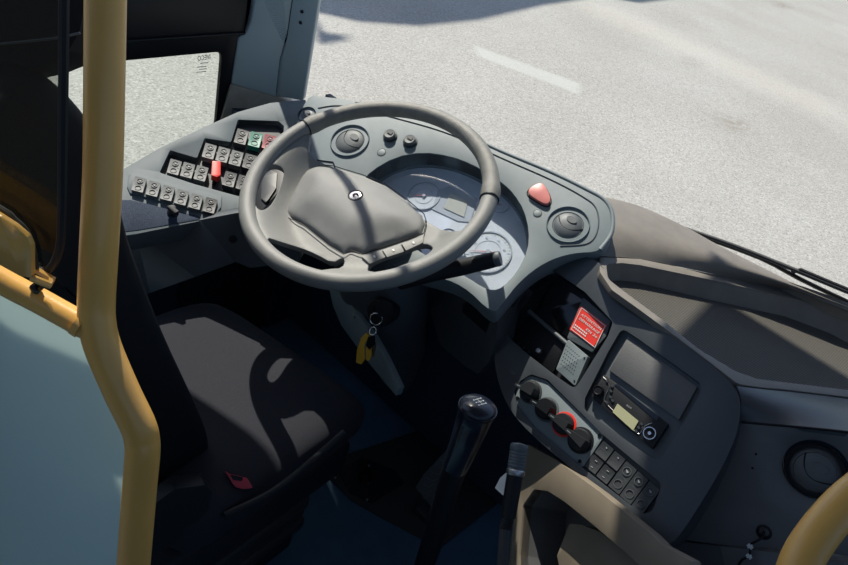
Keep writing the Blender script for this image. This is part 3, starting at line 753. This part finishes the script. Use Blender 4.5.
# cord with white clips
cord = mesh('hanging_cord', *tube([RFm.at(764,531,.002), RFm.at(762,537,.010), RFm.at(757,541,.014), RFm.at(751,545,.014), RFm.at(749,556,.016), RFm.at(742,560,.016), RFm.at(737,568,.016)], .0018, 8), M['black'], None)
tag(cord, 'thin black cord with two white ties hanging from the hole below the round vent', 'cord')
g = G()
for (u, v) in ((750,546.5),(749,556.5)):
    for a in (20, 80, 140): 
        d = V((math.cos(R(a)), 0, math.sin(R(a))))*.0045; p = RFm.at(u, v, .018); g.add(cyl(p-d, p+d, .0014, n=8))
g.build('white_tie', M['white'], cord)

# ================================================================== LOWER STORAGE PANEL
BFr = Frame(FF.at(588, 500, .034), (-.62, -.74, .25), (.8, -.6, 0))
st = thing('storage_bin', tuple(BFr.p-V((0,0,.4))), 'brown-grey lower console bin with a deep open pocket, under the heater knobs', 'storage bin')
pan = [(527,444),(556,460),(600,492),(650,533),(662,545),(690,560),(700,620),(520,640),(505,600),(511,540),(518,490),(521,462)]
pok = [(534,489),(548,491),(565,502),(590,522),(625,552),(650,575),(660,640),(535,640),(520,590),(519,555),(523,505)]
PKo = roundp([BFr.loc(*p) for p in pok], .012)
g = G(); g.add(slab2(BFr, roundp([BFr.loc(*p) for p in pan], .004), [PKo], 0, .02)); g.build('bin_front', M['lower'], st, bevel=.004)
g = G(); g.add(wallring(BFr, PKo, -.004, -.10)); g.add(slab2(BFr, PKo, (), -.10, .004, taper=.02)); g.build('bin_pocket', M['lowdark'], st)
g = G(); g.add(slab(BFr, [(569,524),(572,524),(582,525),(600,532),(640,562),(650,640),(575,640),(557,556)], (), -.03, .03, .004)); g.build('bin_divider', M['lower'], st, bevel=.003)

# ================================================================== STEERING COLUMN AND WHEEL
TAU, HD = .424, -.18
Rz = Matrix.Rotation(HD, 3, 'Z')
e1 = Rz @ V((1,0,0)); e2 = Rz @ V((0, math.cos(TAU), math.sin(TAU))); wn3 = e1.cross(e2)
WC = V((0, 0, .8)); WF = Frame(WC, wn3, e1)
sc_ = thing('steering_column', (0,.2,.1), 'dark steering column shroud with ignition lock and grey side cover below the wheel', 'steering column')
rows = []
for (z, y, w, d) in ((.70,.04,.075,.05), (.62,.06,.105,.07), (.50,.10,.11,.08), (.38,.16,.09,.08), (.25,.24,.07,.07), (.05,.34,.06,.06)):
    rows.append([V((.01+w*math.copysign(abs(math.cos(t))**.7, math.cos(t)), y+.02+d*math.copysign(abs(math.sin(t))**.7, math.sin(t)), z)) for t in [2*math.pi*i/24 for i in range(24)]])
v = [p for r_ in rows for p in r_]; f = [(i*24+j, i*24+(j+1) % 24, (i+1)*24+(j+1) % 24, (i+1)*24+j) for i in range(5) for j in range(24)]
mesh('column_shroud', v, f+[tuple(range(24))], M['dash2'], sc_, smooth=60)
CO = Frame((0,.05,.45), (-.35, -.93, -.05), (1, 0, 0))
mesh('side_cover', *slab(CO, [(329,288),(341,290),(356,312),(374,338),(386,360),(399,388),(396,396),(368,362),(341,325),(333,306)], (), 0, .012, .003), M['dash'], sc_, bevel=.002)
mesh('cover_screw', *lathe(CO.at(354.5,316,.001), CO.n, [(.004,-.001),(.004,.002),(.003,.003)], 14), M['steel'], sc_)
IGF = Frame((0,-.04,.47), (.15, -.95, .25), (1, 0, 0))
g = G(); g.add(lathe(IGF.at(380,312,-.02), IGF.n, [(.030,-.03),(.030,.0),(.026,.006),(.018,.007)], 32)); g.build('ignition_housing', M['dark'], sc_)
mesh('ignition_lock', *lathe(IGF.at(381,308,-.01), IGF.n, [(.016,-.002),(.016,.008),(.013,.010),(.012,.006)], 28), M['dark'], sc_)
g = G(); s0, s1 = GF.at(432,274,.06), GF.at(497,259,.09)
g.add(tube([GF.at(400,284,.03), s0, s0.lerp(s1,.5), s1], lambda t: .011+.004*math.sin(t*2.6), 16)); g.build('indicator_stalk', M['dark'], sc_)
dd = (s1-s0).normalized(); mesh('stalk_cap', *lathe(s1-dd*.006, dd, [(.0125,0),(.0135,.002),(.0135,.010),(.012,.0125)], 24), M['dash2'], sc_)

sw = thing('steering_wheel', tuple(WC - wn3*.08), 'large grey steering wheel with a round emblem, worn rim and thumb buttons', 'steering wheel')
def rimpts(a0, a1, n, rr=.222): return [WF.W(rr*math.cos(R(a0+(a1-a0)*i/n)), rr*math.sin(R(a0+(a1-a0)*i/n))) for i in range(n+1)]
aT = math.degrees(math.atan2(.002,-.243)); aR_ = math.degrees(math.atan2(.148,.179))
def bump_(t): return .0158+.0022*math.exp(-((t-.03)/.03)**2)+.0022*math.exp(-((t-.97)/.03)**2)
mesh('rim_grip', *tube(rimpts(aR_, 180, 60), bump_, 20, smooth=0), M['grip'], sw)
mesh('rim', *tube(rimpts(180, 360+aR_, 90), .0152, 20, smooth=0), M['wheel'], sw)
for a in (180, aR_):
    p = V((math.cos(R(a)), math.sin(R(a)))); q = V((-p.y, p.x))
    mesh('rim_seam', *tube([WF.W(*(p*.222-q*.001)), WF.W(*(p*.222+q*.001))], .0176, 20, smooth=0), M['dark'], sw)
HB = -.050
def sm(x): x = max(0, min(1, x)); return x*x*(3-2*x)
def wz(p): return -HB*sm((math.hypot(*p)-.145)/.067)
def arc(a0, a1, n, rr=.218): return [(rr*math.cos(R(a0+(a1-a0)*i/n)), rr*math.sin(R(a0+(a1-a0)*i/n))) for i in range(n+1)]
def wl_(u, v, h=HB):
    p = WF.loc(u, v, h)
    for _ in range(12):
        q = WF.loc(u, v, h+wz(p)); p = ((p[0]+q[0])/2, (p[1]+q[1])/2)
    return p
body = arc(178, 360+30, 60)
for (u, v) in ((473,221),(463,230),(452,231.5),(440,229),(425,220),(407,201),(386,186),(363,176),(333,167),(316,160),(308,151)): body.append(wl_(u, v))
slotL = smoothp([wl_(*p) for p in ((266,166),(275,164),(284,169),(283,178),(276,196),(268,208),(260,211),(254,204),(255,185),(259,173))], 2)
slotR = smoothp([wl_(*p) for p in ((366,266),(378,258),(400,251),(424,243),(432,245),(433,250),(424,258),(400,267),(384,273),(370,273))], 2)
opn = smoothp([wl_(*p) for p in ((266,237),(278,241),(300,247),(316,254),(332,263),(343,257),(345,263),(336,269),(318,272),(303,268),(286,259),(272,248))], 1)
mesh('spoke_body', *slab2(WF, body, [slotL, slotR, opn], HB, .014, grid=.009, zf=wz), M['wheel'], sw, bevel=.003, seg=3, smooth=60)
padp = [(297,168),(300,159),(316,160),(333,166),(363,175),(386,184.5),(407.5,200),(424,214),(426.5,222),(423.5,234),(400,242),(362,254.5),(350,250),(344,255),(329,246),(303,225),(281,210),(287,196),(293,182)]
hp = HB+.004
pp = roundp([wl_(u, v, hp) for u, v in padp], .006)
cxp = sum(p[0] for p in pp)/len(pp); cyp = sum(p[1] for p in pp)/len(pp)
def padz(p):
    d = dist(p, pp); return .004*sm(d/.008)+.012*sm(d/.05)+.008*sm((d-.02)/.05)
mesh('airbag_pad', *slab2(WF, pp, (), hp, .012, grid=.006, zf=padz), M['pad'], sw, smooth=60)
smo = bpy.data.objects['airbag_pad'].modifiers.new('smooth', 'SMOOTH'); smo.factor = .5; smo.iterations = 14
ed = [WF.W(p[0], p[1], hp+.0005) for p in pp]; mesh('pad_seam', *tube(ed, .0009, 6, closed=True, smooth=0), M['black'], sw)
EF = Frame(WF.at(355.5,196,hp+.022), (wn3+e2*.02), e1); e0 = EF.p
g = G(); g.add(lathe(e0, EF.n, [(.0145,-.006),(.0145,.0015),(.0128,.0025),(.0120,.0010),(.001,.0012)], 36), 0)
g.add(lathe(e0, EF.n, [(.0108,.0005),(.0105,.0022),(.001,.0026)], 32), 1)
g.add(slab2(EF, [(x*.0011, y*.0011) for x, y in ((6.5,1.5),(3.5,5),(-1,4.5),(-4,1.5),(-3.5,-3),(0,-5),(4,-4),(1,-2.5),(-1.2,-.5),(-.4,1.6),(2,2))], (), .0034, .0012), 0)
g.build('emblem', None, sw, mats=[M['dark'], M['chrome']])
def wbtn(px, nm='thumb_button'):
    g = G(); Pq = [wl_(u, v, HB+.004) for u, v in px]; g.add(slab2(WF, roundp(Pq, .001), (), HB+.004, .006), 0)
    cx_ = sum(p[0] for p in Pq)/4; cy_ = sum(p[1] for p in Pq)/4
    g.add(slab2(WF, [(cx_-.003, cy_-.001),(cx_+.002, cy_-.002),(cx_+.003, cy_+.001),(cx_-.002, cy_+.002)], (), HB+.0052, .001), 1)
    return g.build(nm, None, sw, mats=[M['wheel'], M['white']], bevel=.0006)
for px in (((287,169),(297,170),(291.5,189.5),(283,188.5)), ((282.5,190),(291,191),(282,209),(272.5,207.5))): wbtn(px)
for px in (((361.5,256.5),(381,250.5),(385.5,257),(370,263.5)), ((382.5,250),(400,244),(404,251.5),(387,257)), ((401.5,243.5),(423.5,236),(423,242.5),(406,250.5))): wbtn(px)

WP_ = Frame(WF.W(0, 0, -.065), WF.n, WF.r)
g = G(); g.add(slab(WP_, [(250,168),(272,160),(290,162),(296,205),(270,222),(252,215)], (), 0, .04, .006), 0)
g.add(slab(WP_, [(262,178),(270,170),(277,173),(276,188),(266,203),(261,198)], (), .004, .006, .003), 1)
g.build('column_switch_pod', None, sc_, mats=[M['black'], M['swdark']], bevel=.002)
# keys
kr = thing('key_bunch', tuple(IGF.at(370,340,.02)), 'bunch of keys with an amber tag hanging from the ignition lock', 'keys')
def kp_(u, v, h): return IGF.at(u, v, h)
mesh('key_head', *slab(IGF, [(374,303),(383,299),(392,304),(392,314),(384,318),(375,314)], (), .022, .004, .003), M['dark'], kr, bevel=.001)
mesh('ignition_key_blade', *cyl(kp_(382,308,-.002), kp_(382,308,.02), .002, n=8), M['steel'], kr)
def ringt(c_, r, th, ax, mm, nm): 
    a = V(ax).normalized(); x = a.orthogonal().normalized(); y = a.cross(x)
    return mesh(nm, *tube([V(c_)+(x*math.cos(R(t))+y*math.sin(R(t)))*r for t in range(0, 360, 15)], th, 8, closed=True, smooth=0), mm, kr)
ringt(kp_(376,319,.022), .012, .0012, IGF.n+V((.5,0,.2)), M['chrome'], 'split_ring')
ringt(kp_(373,331,.024), .008, .0011, IGF.n+V((-.4,0,.4)), M['chrome'], 'split_ring')
g = G(); g.add(slab(IGF, [(361,338),(366,333),(369,335),(364,345),(364,360),(361,364.5),(356,362.5),(357,350)], (), .027, .004, .001)); g.build('amber_tag', M['tag'], kr, bevel=.001)
g = G(); g.add(slab(IGF, [(366,348),(371,345),(371,356),(369,361),(366,360)], (), .024, .003, .001)); g.build('brass_key', M['tag'], kr, bevel=.0006)
g = G(); g.add(slab(IGF, [(368,337),(374,336),(374,345),(369,350),(366,345)], (), .025, .005, .001)); g.build('black_fob', M['black'], kr, bevel=.001)
g = G(); g.add(slab(IGF, [(372,340),(376,342),(374,357),(371,356)], (), .018, .002, .0005)); g.build('steel_key', M['steel'], kr)

# ================================================================== GEAR LEVER, PEDALS, MIC
kt = zpt(479, 404, .70)
gl = thing('gear_lever', tuple(zpt(425,570,.02)), 'black gear lever with a shift pattern on its knob, standing between seat and console', 'gear lever')
base = zpt(412, 620, .02); ax_ = (kt-zpt(462,455,.60)).normalized()
g = G(); g.add(tube([kt-ax_*.006, kt-ax_*.03, zpt(466,440,.635), zpt(455,467,.58)], lambda t: .0300-.0095*t, 24), 0)
g.add(lathe(kt-ax_*.012, ax_, [(.0298,0),(.0288,.007),(.023,.013),(.010,.016),(.001,.0165)], 32), 0)
knob_o = g.build('gear_knob', mat('gear_knob_blue_black', (.010,.014,.024), .22), gl, smooth=60)
KF = Frame(kt+ax_*.0041, ax_, (1, -.3, 0)); g = G()
for i in range(3):
    x = -.0062+i*.0062; g.add(slab2(KF, [(x-.0004,-.0045),(x+.0004,-.0045),(x+.0004,.0045),(x-.0004,.0045)], (), .0006, .0006))
    for q in (-1, 1): g.add(slab2(KF, circ((x, q*.0068), .0012, 8), (), .0006, .0006))
g.add(slab2(KF, [(-.0062,-.0003),(.0062,-.0003),(.0062,.0003),(-.0062,.0003)], (), .0006, .0006))
g.build('shift_pattern', M['mark'], knob_o, smooth=0)
mesh('lever_shaft', *tube([zpt(456,465,.58), zpt(446,495,.47), zpt(436,530,.33), zpt(424,568,.19), base], lambda t: .0190+.002*t, 16), M['black'], gl)
mesh('lever_boot', *lathe(V((base.x, base.y, .0)), (0,0,1), [(.07,0),(.06,.02),(.035,.05),(.02,.08)], 24), M['rubber'], gl)

pf = Frame(V((.25,.2,.04)), (-.1,-.62,.78), (1,0,0))
ap = thing('accelerator_pedal', tuple(pf.at(425,505,-.02)), 'long black ribbed accelerator pedal on the floor beside the gear lever', 'pedal')
pd = [(449,447),(456,452),(450,480),(434,513),(424,522),(412,521),(405,512),(406,503),(424,474)]
mesh('pedal_plate', *slab(pf, pd, (), 0, .012, .008), M['dash2'], ap, bevel=.003)
g = G()
for i in range(8):
    t = i/7; a = (444-t*28, 458+t*44); g.add(tube([pf.at(a[0]-5, a[1]-1+2, .001), pf.at(a[0]+1+t*0, a[1]+4, .001), pf.at(a[0]+8, a[1]+1, .001)], .0014, 6, smooth=0))
g.build('pedal_ribs', M['switch'], ap)
mesh('pedal_hinge', *wbox(pf.at(430,515).x-.03, pf.at(430,515).x+.03, pf.at(415,520).y-.01, pf.at(415,520).y+.02, 0.0, .03), M['rubber'], ap, bevel=.004)
pm = Frame((0,0,.006), (0,0,1))
o = mesh('pedal_mat', *slab(pm, [(330,478),(345,455),(420,430),(520,440),(540,470),(462,530),(440,548),(382,517),(352,500)], (), 0, .006, .01), M['rubber'], None, bevel=.002); tag(o, 'black rubber mat under the pedals on the blue floor', 'floor mat')
fs = thing('foot_switch', tuple(zpt(365,477,.006)), 'round black foot switch on a plate in front of the driver seat', 'foot switch')
mesh('switch_plate', *slab(Frame((0,0,.012),(0,0,1)), [(338,470),(362,457),(395,470),(404,482),(372,502),(350,492)], (), 0, .006, .006), M['dark'], fs, bevel=.002)
mesh('foot_button', *lathe(zpt(365,477,.012), (0,0,1), [(.02,0),(.02,.012),(.014,.022),(.001,.024)], 24), M['black'], fs)
for (u, v) in ((335,478),(369,466),(368,483),(367,500)): mesh('plate_screw', *lathe(zpt(u, v, .012), (0,0,1), [(.003,0),(.003,.003),(.001,.004)], 10), M['steel'], fs)
mc = thing('microphone', tuple(ray(505,570,.80)), 'slim black gooseneck microphone with a ribbed tip beside the brown console', 'microphone')
m0, m1, m2, m3 = ray(519.5,444,.845), ray(515.5,472,.838), ray(508,517,.825), ray(505,530,.82)
ax2 = (m0-m1).normalized(); L2 = (m1-m0).length
prof = [(.0105,0)]
for i in range(6): prof += [(.0115,.004+i*.004),(.0108,.0055+i*.004),(.0115,.007+i*.004)]
prof += [(.0115,L2-.002),(.010,L2),(.001,L2+.0015)]
mesh('mic_capsule', *lathe(m1, ax2, prof, 24), M['dash2'], mc)
ax3 = (m1-m2).normalized()
mesh('mic_collar', *lathe(m1-ax3*.002, ax3, [(.0105,-.003),(.0122,0),(.0122,.004),(.0105,.006)], 24), M['steel'], mc)
mesh('mic_body', *cyl(m2, m1, .0098, .0108, 24), M['black'], mc)
mesh('gooseneck', *tube([m2, m3, ray(503,560,.81), ray(502,600,.80)], .0072, 14), M['rubber'], mc)
g = G()
for i in range(9): p = m2.lerp(m3, i/9); g.add(lathe(p, ax3, [(.0074,-.0006),(.0085,0),(.0074,.0006)], 16))
g.build('gooseneck_rings', M['dark'], mc)
BQ = Frame(BFr.p+BFr.n*.012, BFr.n, BFr.r)
o = mesh('paper_scrap', *slab(Frame(ray(503,482,.875), (-.3,-.8,.5), (1,0,0)), [(495,488),(500,478),(508,471),(512,482),(508,500)], (), 0, .002, .001), M['cream'], None); tag(o, 'small white folded paper tucked behind the microphone', 'paper')

# ================================================================== DRIVER SEAT
se = thing('driver_seat', (0,-.3,0), 'dark grey fabric driver seat with high backrest and a red belt buckle, behind the wheel', 'seat')
# cushion, as a lofted pad: rows front to back
def sect(y, zc, w, th, n=28, p=.45):
    out = []
    for i in range(n):
        t = 2*math.pi*i/n; cx_, sz = math.cos(t), math.sin(t)
        out.append(V((w*math.copysign(abs(cx_)**p, cx_)+.0, y, zc+th*math.copysign(abs(sz)**(p+.1), sz))))
    return out
def skin(rows, cap=True):
    n = len(rows[0]); v = [q for r_ in rows for q in r_]
    f = [(i*n+j, i*n+(j+1) % n, (i+1)*n+(j+1) % n, (i+1)*n+j) for i in range(len(rows)-1) for j in range(n)]
    if cap: f += [tuple(range(n))[::-1], tuple(range((len(rows)-1)*n, len(rows)*n))]
    return v, f
rows = []
for (y, zc, w, th, sk) in ((-.52,.40,.205,.05,0),(-.46,.405,.215,.062,0),(-.36,.405,.215,.066,0),(-.26,.41,.213,.066,0),(-.18,.412,.208,.064,.0),(-.135,.408,.200,.058,.0),(-.115,.395,.185,.040,0),(-.11,.385,.165,.02,0)):
    r_ = sect(y, zc, w, th)
    # the driver-side corner reaches further forward
    rows.append([V((q.x*1.04-.003, q.y+(.035*(q.x/.2) if y > -.2 else 0)+.002, q.z)) for q in r_])
mesh('seat_cushion', *skin(rows), M['seat'], se, smooth=80, subsurf=1)
bx = Frame((0,0,0),(0,0,1))
g = G(); g.add(wbox(-.19,.20,-.54,-.10,.24,.345)); g.build('seat_frame', M['dark'], se, bevel=.02, seg=3)
g = G(); 
for k, z in enumerate((.08,.12,.16,.20)): g.add(wbox(-.17+.006*(k%2),.175-.006*(k%2),-.50,-.16,z-.02,z+.018))
g.build('suspension_bellows', M['rubber'], se, bevel=.008)
mesh('seat_pedestal', *wbox(-.16,.17,-.48,-.18,0,.06), M['dark'], se, bevel=.01)
# backrest: side profile swept across
prof = [(.0,0)]
XB = Frame((.12,0,0),(1,0,0),(0,1,0))
fr_px = [(30,74),(60,88),(87,106),(108,136),(122,165),(128,195),(136,240),(154,290),(170,335),(188,375),(206,415),(215,440),(216,462),(208,480)]
front = [XB.loc(u, v) for u, v in fr_px]
backp = [(p[0]-.10-.03*math.sin(math.pi*i/13), p[1]-.02-.05*max(0, 1-i/3)) for i, p in enumerate(front)]
rows = []
for (x, k) in ((-.285,.55),(-.275,.8),(-.24,.95),(-.16,1.),(-.08,1.),(.0,1.),(.08,1.),(.11,.94),(.122,.78)):
    row = []
    for i, (a, b) in enumerate(zip(front, front[::-1])): pass
    loop = front + backp[::-1]
    my = sum(p[0] for p in loop)/len(loop)
    for j, p in enumerate(loop):
        f_ = front[j] if j < len(front) else front[2*len(front)-1-j]; b_2 = backp[j] if j < len(front) else backp[2*len(front)-1-j]
        m_y = (f_[0]+b_2[0])/2; m_z = (f_[1]+b_2[1])/2
        cz = .85; sc2 = 1-(1-k)*.12
        dip = -.02*max(0, 1-abs(x+.08)/.15) if j < len(front) else 0
        row.append(V((x, m_y+(p[0]-m_y)*k+dip, cz+(m_z+(p[1]-m_z)*k-cz)*sc2)))
    rows.append(row)
mesh('backrest', *skin(rows), M['seatback'], se, smooth=80, subsurf=1)
# mesh at the shoulder, its paler cloth standing in for a sunlit patch
mesh('lit_shoulder_mesh', *quad(Frame(XB.p+V((.012,0,0)), (.9,-.3,.3), (0,1,0)), [(12,92),(40,92),(62,118),(52,128),(30,122)], .002, .004, .004), M['seat'], se, bevel=.001)
hr = Frame((.16,0,0),(.75,-.6,.25),(0,1,0))
mesh('headrest', *slab(Frame(ray(40,20,.535), (.55,-.75,.35), (1,.7,0)), [(-60,-60),(86,-60),(85,0),(80,30),(68,52),(52,62),(30,71),(0,78),(-60,80)], (), 0, .06, .01), M['seatback'], se, bevel=.012, seg=4)
mesh('headrest_edge_highlight', *tube([ray(u, v, .53) for u, v in ((-40,47),(0,44),(30,41),(57,38),(80,33))], .0011, 6), M['dash2'], se)  # paler strip drawn as the highlight along the headrest edge
bs = Frame(V((.225,-.4,.45)), (.9,-.35,.3), (0,1,0))
g = G(); g.add(slab(bs, [(149,508),(175,489),(205,485),(212,492),(208,510),(190,530),(150,560)], (), 0, .03, .006)); g.build('recliner_cover', M['dark'], se, bevel=.006)
mesh('side_lever', *tube([bs.at(225,515,.0), bs.at(280,487,.0), bs.at(345,432,.0)], .006, 10), M['dark'], se)
mesh('side_valance', *quad(Frame((.215,0,0),(1,-.1,.2),(0,1,0)), [(150,560),(250,500),(352,425),(345,440),(262,520),(170,580)], 0, .01, .002), M['seatback'], se, bevel=.002)
UF = Frame(V((.225,-.4,.42)), (.6,-.35,.75), (0,1,0))
o = mesh('belt_buckle', *slab(UF, [(225,471),(231,475),(248,479),(253,488),(243,489),(235,487)], (), .01, .012, .002), M['redsw'] if False else mat('buckle_red', (.55,.03,.05), .4), se, bevel=.002); o['label'] = 'red belt buckle release'
mesh('buckle_slot', *slab(UF, [(230,474.5),(243,477.5),(242,481),(233,480)], (), .0115, .003, .0005), M['black'], se)

# ================================================================== POLE, RAIL, PARTITION
po = thing('grab_pole', tuple(ray(131,640,.80)), 'thick yellow grab pole with a crank, standing behind the driver seat, with side rail', 'pole')
pp_ = [(106,-60,.585),(105.5,0,.60),(104.5,80,.615),(103,170,.635),(99.5,240,.65),(96.5,300,.668),(97.5,325,.673),(104,350,.68),(122,392,.69),(138,425,.70),(142,440,.705),(142.5,455,.708),(139.5,490,.72),(134,560,.742),(128,640,.77)]
PK = .74
mesh('pole_tube', *tube([ray(p[0], p[1], p[2]*PK) for p in pp_], .0134, 28, smooth=6), M['pole'], po)
rl = [(-60,232,.655),(0,279,.66),(40,301,.668),(92,330,.672)]
mesh('side_rail', *tube([ray(p[0], p[1], p[2]*PK) for p in rl], .0097, 20, smooth=4), M['pole'], po)
mesh('weld_collar', *tube([ray(78,322,.668*PK), ray(84,326,.669*PK)], .0106, 20, smooth=0), M['pole'], po)
RP0, RP1 = ray(0,279,.66*PK), ray(92,330,.672*PK); rdir = (RP1-RP0).normalized()
pn = (V((rdir.y, -rdir.x, 0))).normalized()
if pn.dot(CAM-RP0) < 0: pn = -pn
PFr = Frame(RP0, pn, rdir)
bk = mesh('rail_bracket', *slab(PFr, [(-60,180),(0,217),(14,226),(27,237),(31,246),(31.5,278),(20,276),(-60,232)], (), .012, .004, .004), M['pole'], po, bevel=.001)
mesh('bracket_clip', *tube([PFr.at(32,278,.010), PFr.at(50,285,.010), PFr.at(52,279,.0), PFr.at(38,271,-.004)], .0028, 6, smooth=0), M['pole'], po)
sg = thing('glass_screen', tuple(PFr.at(20,270,-.01)), 'smoked glass screen with rounded corner above the yellow side rail', 'glass screen')
sp_ = [(-80,-60),(62,-60),(62,0),(62,120),(61,225),(58,252),(52,266),(44,272),(36,268),(31,252),(25,240),(10,226),(-80,170)]
mesh('smoked_pane', *slab(PFr, sp_, (), -.006, .005, .004), M['glasssmoke'], sg)
mesh('pane_edge', *tube([PFr.at(u, v, -.006) for u, v in ((64,-60),(64,0),(63,120),(61.5,225),(58.5,252),(52,266),(44,272),(36,268))], .0030, 8, smooth=3), M['dark'], sg)
mesh('seal_strip', *tube([PFr.at(u, v, -.004) for u, v in ((-80,165),(0,208),(14,219),(26,231),(33,250),(36,268))], .0022, 8, smooth=3), M['rubber'], sg)
# teal translucent panel
TM = bpy.data.materials.new('frosted_teal'); TM.use_nodes = True
n_ = TM.node_tree.nodes; l_ = TM.node_tree.links; b_ = n_['Principled BSDF']
b_.inputs['Base Color'].default_value = (.55,.72,.69,1); b_.inputs['Roughness'].default_value = .4
tr = n_.new('ShaderNodeBsdfTranslucent'); tr.inputs[0].default_value = (.86,.96,.94,1); mx = n_.new('ShaderNodeMixShader'); mx.inputs[0].default_value = .45
l_.new(b_.outputs[0], mx.inputs[1]); l_.new(tr.outputs[0], mx.inputs[2]); l_.new(mx.outputs[0], n_['Material Output'].inputs[0])
nz = n_.new('ShaderNodeTexNoise'); nz.inputs['Scale'].default_value = 14; tcx = n_.new('ShaderNodeTexCoord'); l_.new(tcx.outputs['Object'], nz.inputs['Vector'])
rp = n_.new('ShaderNodeValToRGB'); rp.color_ramp.elements[0].color = (.52,.68,.65,1); rp.color_ramp.elements[1].color = (.60,.75,.72,1); l_.new(nz.outputs[0], rp.inputs[0]); l_.new(rp.outputs[0], b_.inputs['Base Color'])
o = mesh('partition_panel', *slab(PFr, [(-80,220),(0,270),(80,335),(98,352),(124,400),(130,440),(128,500),(120,600),(112,680),(-80,680)], (), -.002, .004), TM, None, smooth=0)
tag(o, 'pale teal partition panel below the yellow rail, left of the pole', 'partition panel')
g = G(); g.add(lathe(PFr.at(37,287.5,-.001), PFr.n, [(.0042,-.002),(.0042,.003),(.002,.004)], 8)); ob = g.build('panel_bolt', M['gloss'], o)
# handrail lower right
hr_ = mesh('hand_rail', *tube([ray(790,600,.50), ray(806,552,.51), ray(848,500,.53), ray(900,462,.55)], .0150, 28, smooth=8), M['pole'], None)
tag(hr_, 'yellow handrail crossing the bottom right corner in front of the dark panel', 'handrail')

# ================================================================== OUTSIDE
wp = thing('windscreen_wiper', tuple(zpt(790,275,.78)), 'black windscreen wiper parked low outside the glass', 'wiper')
WPF = Frame((0,.82,0),(0,-1,.1),(1,0,0))
mesh('wiper_arm', *tube([WPF.at(u, v) for u, v in ((700,236),(760,258),(800,279),(848,302),(900,325))], .008, 10, smooth=3, sq=.6), M['black'], wp)
mesh('wiper_blade', *tube([WPF.at(u, v, .01) for u, v in ((686,229),(735,246),(790,268),(848,292),(900,312))], .0055, 10, smooth=3), M['rubber'], wp)
mesh('wiper_link', *tube([WPF.at(792,272,.005), WPF.at(800,270,.008), WPF.at(850,291,.008)], .006, 8, smooth=0), M['black'], wp)
# tree outside the frame throwing the shade at the top of the picture
tr_ = thing('roadside_tree', (-20,16,ROADZ), 'roadside tree crown standing beyond the frame, casting shade on the road', 'tree')
def sh_at(u, v, T): return RF.at(u, v) + SDIR*T
g = G(); T = 16.
cpts = [(90,52),(150,47),(215,42),(315,10),(360,22),(420,26),(480,20),(540,6),(600,-2),(640,2),(680,-2),(720,-14),(720,-60),(90,-60)]
def crown(pts, T, th):
    P = [sh_at(u, v, T) for u, v in pts]; n = len(P)
    return [p for p in P]+[p+SDIR*th for p in P], [tuple(range(n)), tuple(range(n, 2*n))[::-1]]+[(i, (i+1) % n, n+(i+1) % n, n+i) for i in range(n)]
g.add(crown([(120,30),(120,52),(215,44),(300,20),(315,12),(360,22),(420,26),(480,20),(545,5),(600,-3),(640,3),(690,-3),(700,-30),(400,-60)], T, 2.5))
for (a, b, c_) in (((318,34),(352,40),(322,44)), ((320,40),(356,36),(318,32)), ((312,10),(318,44),(330,44))): g.add(crown([a, b, c_], T, .3))
g.build('tree_crown', M['leaf'], tr_, smooth=0)
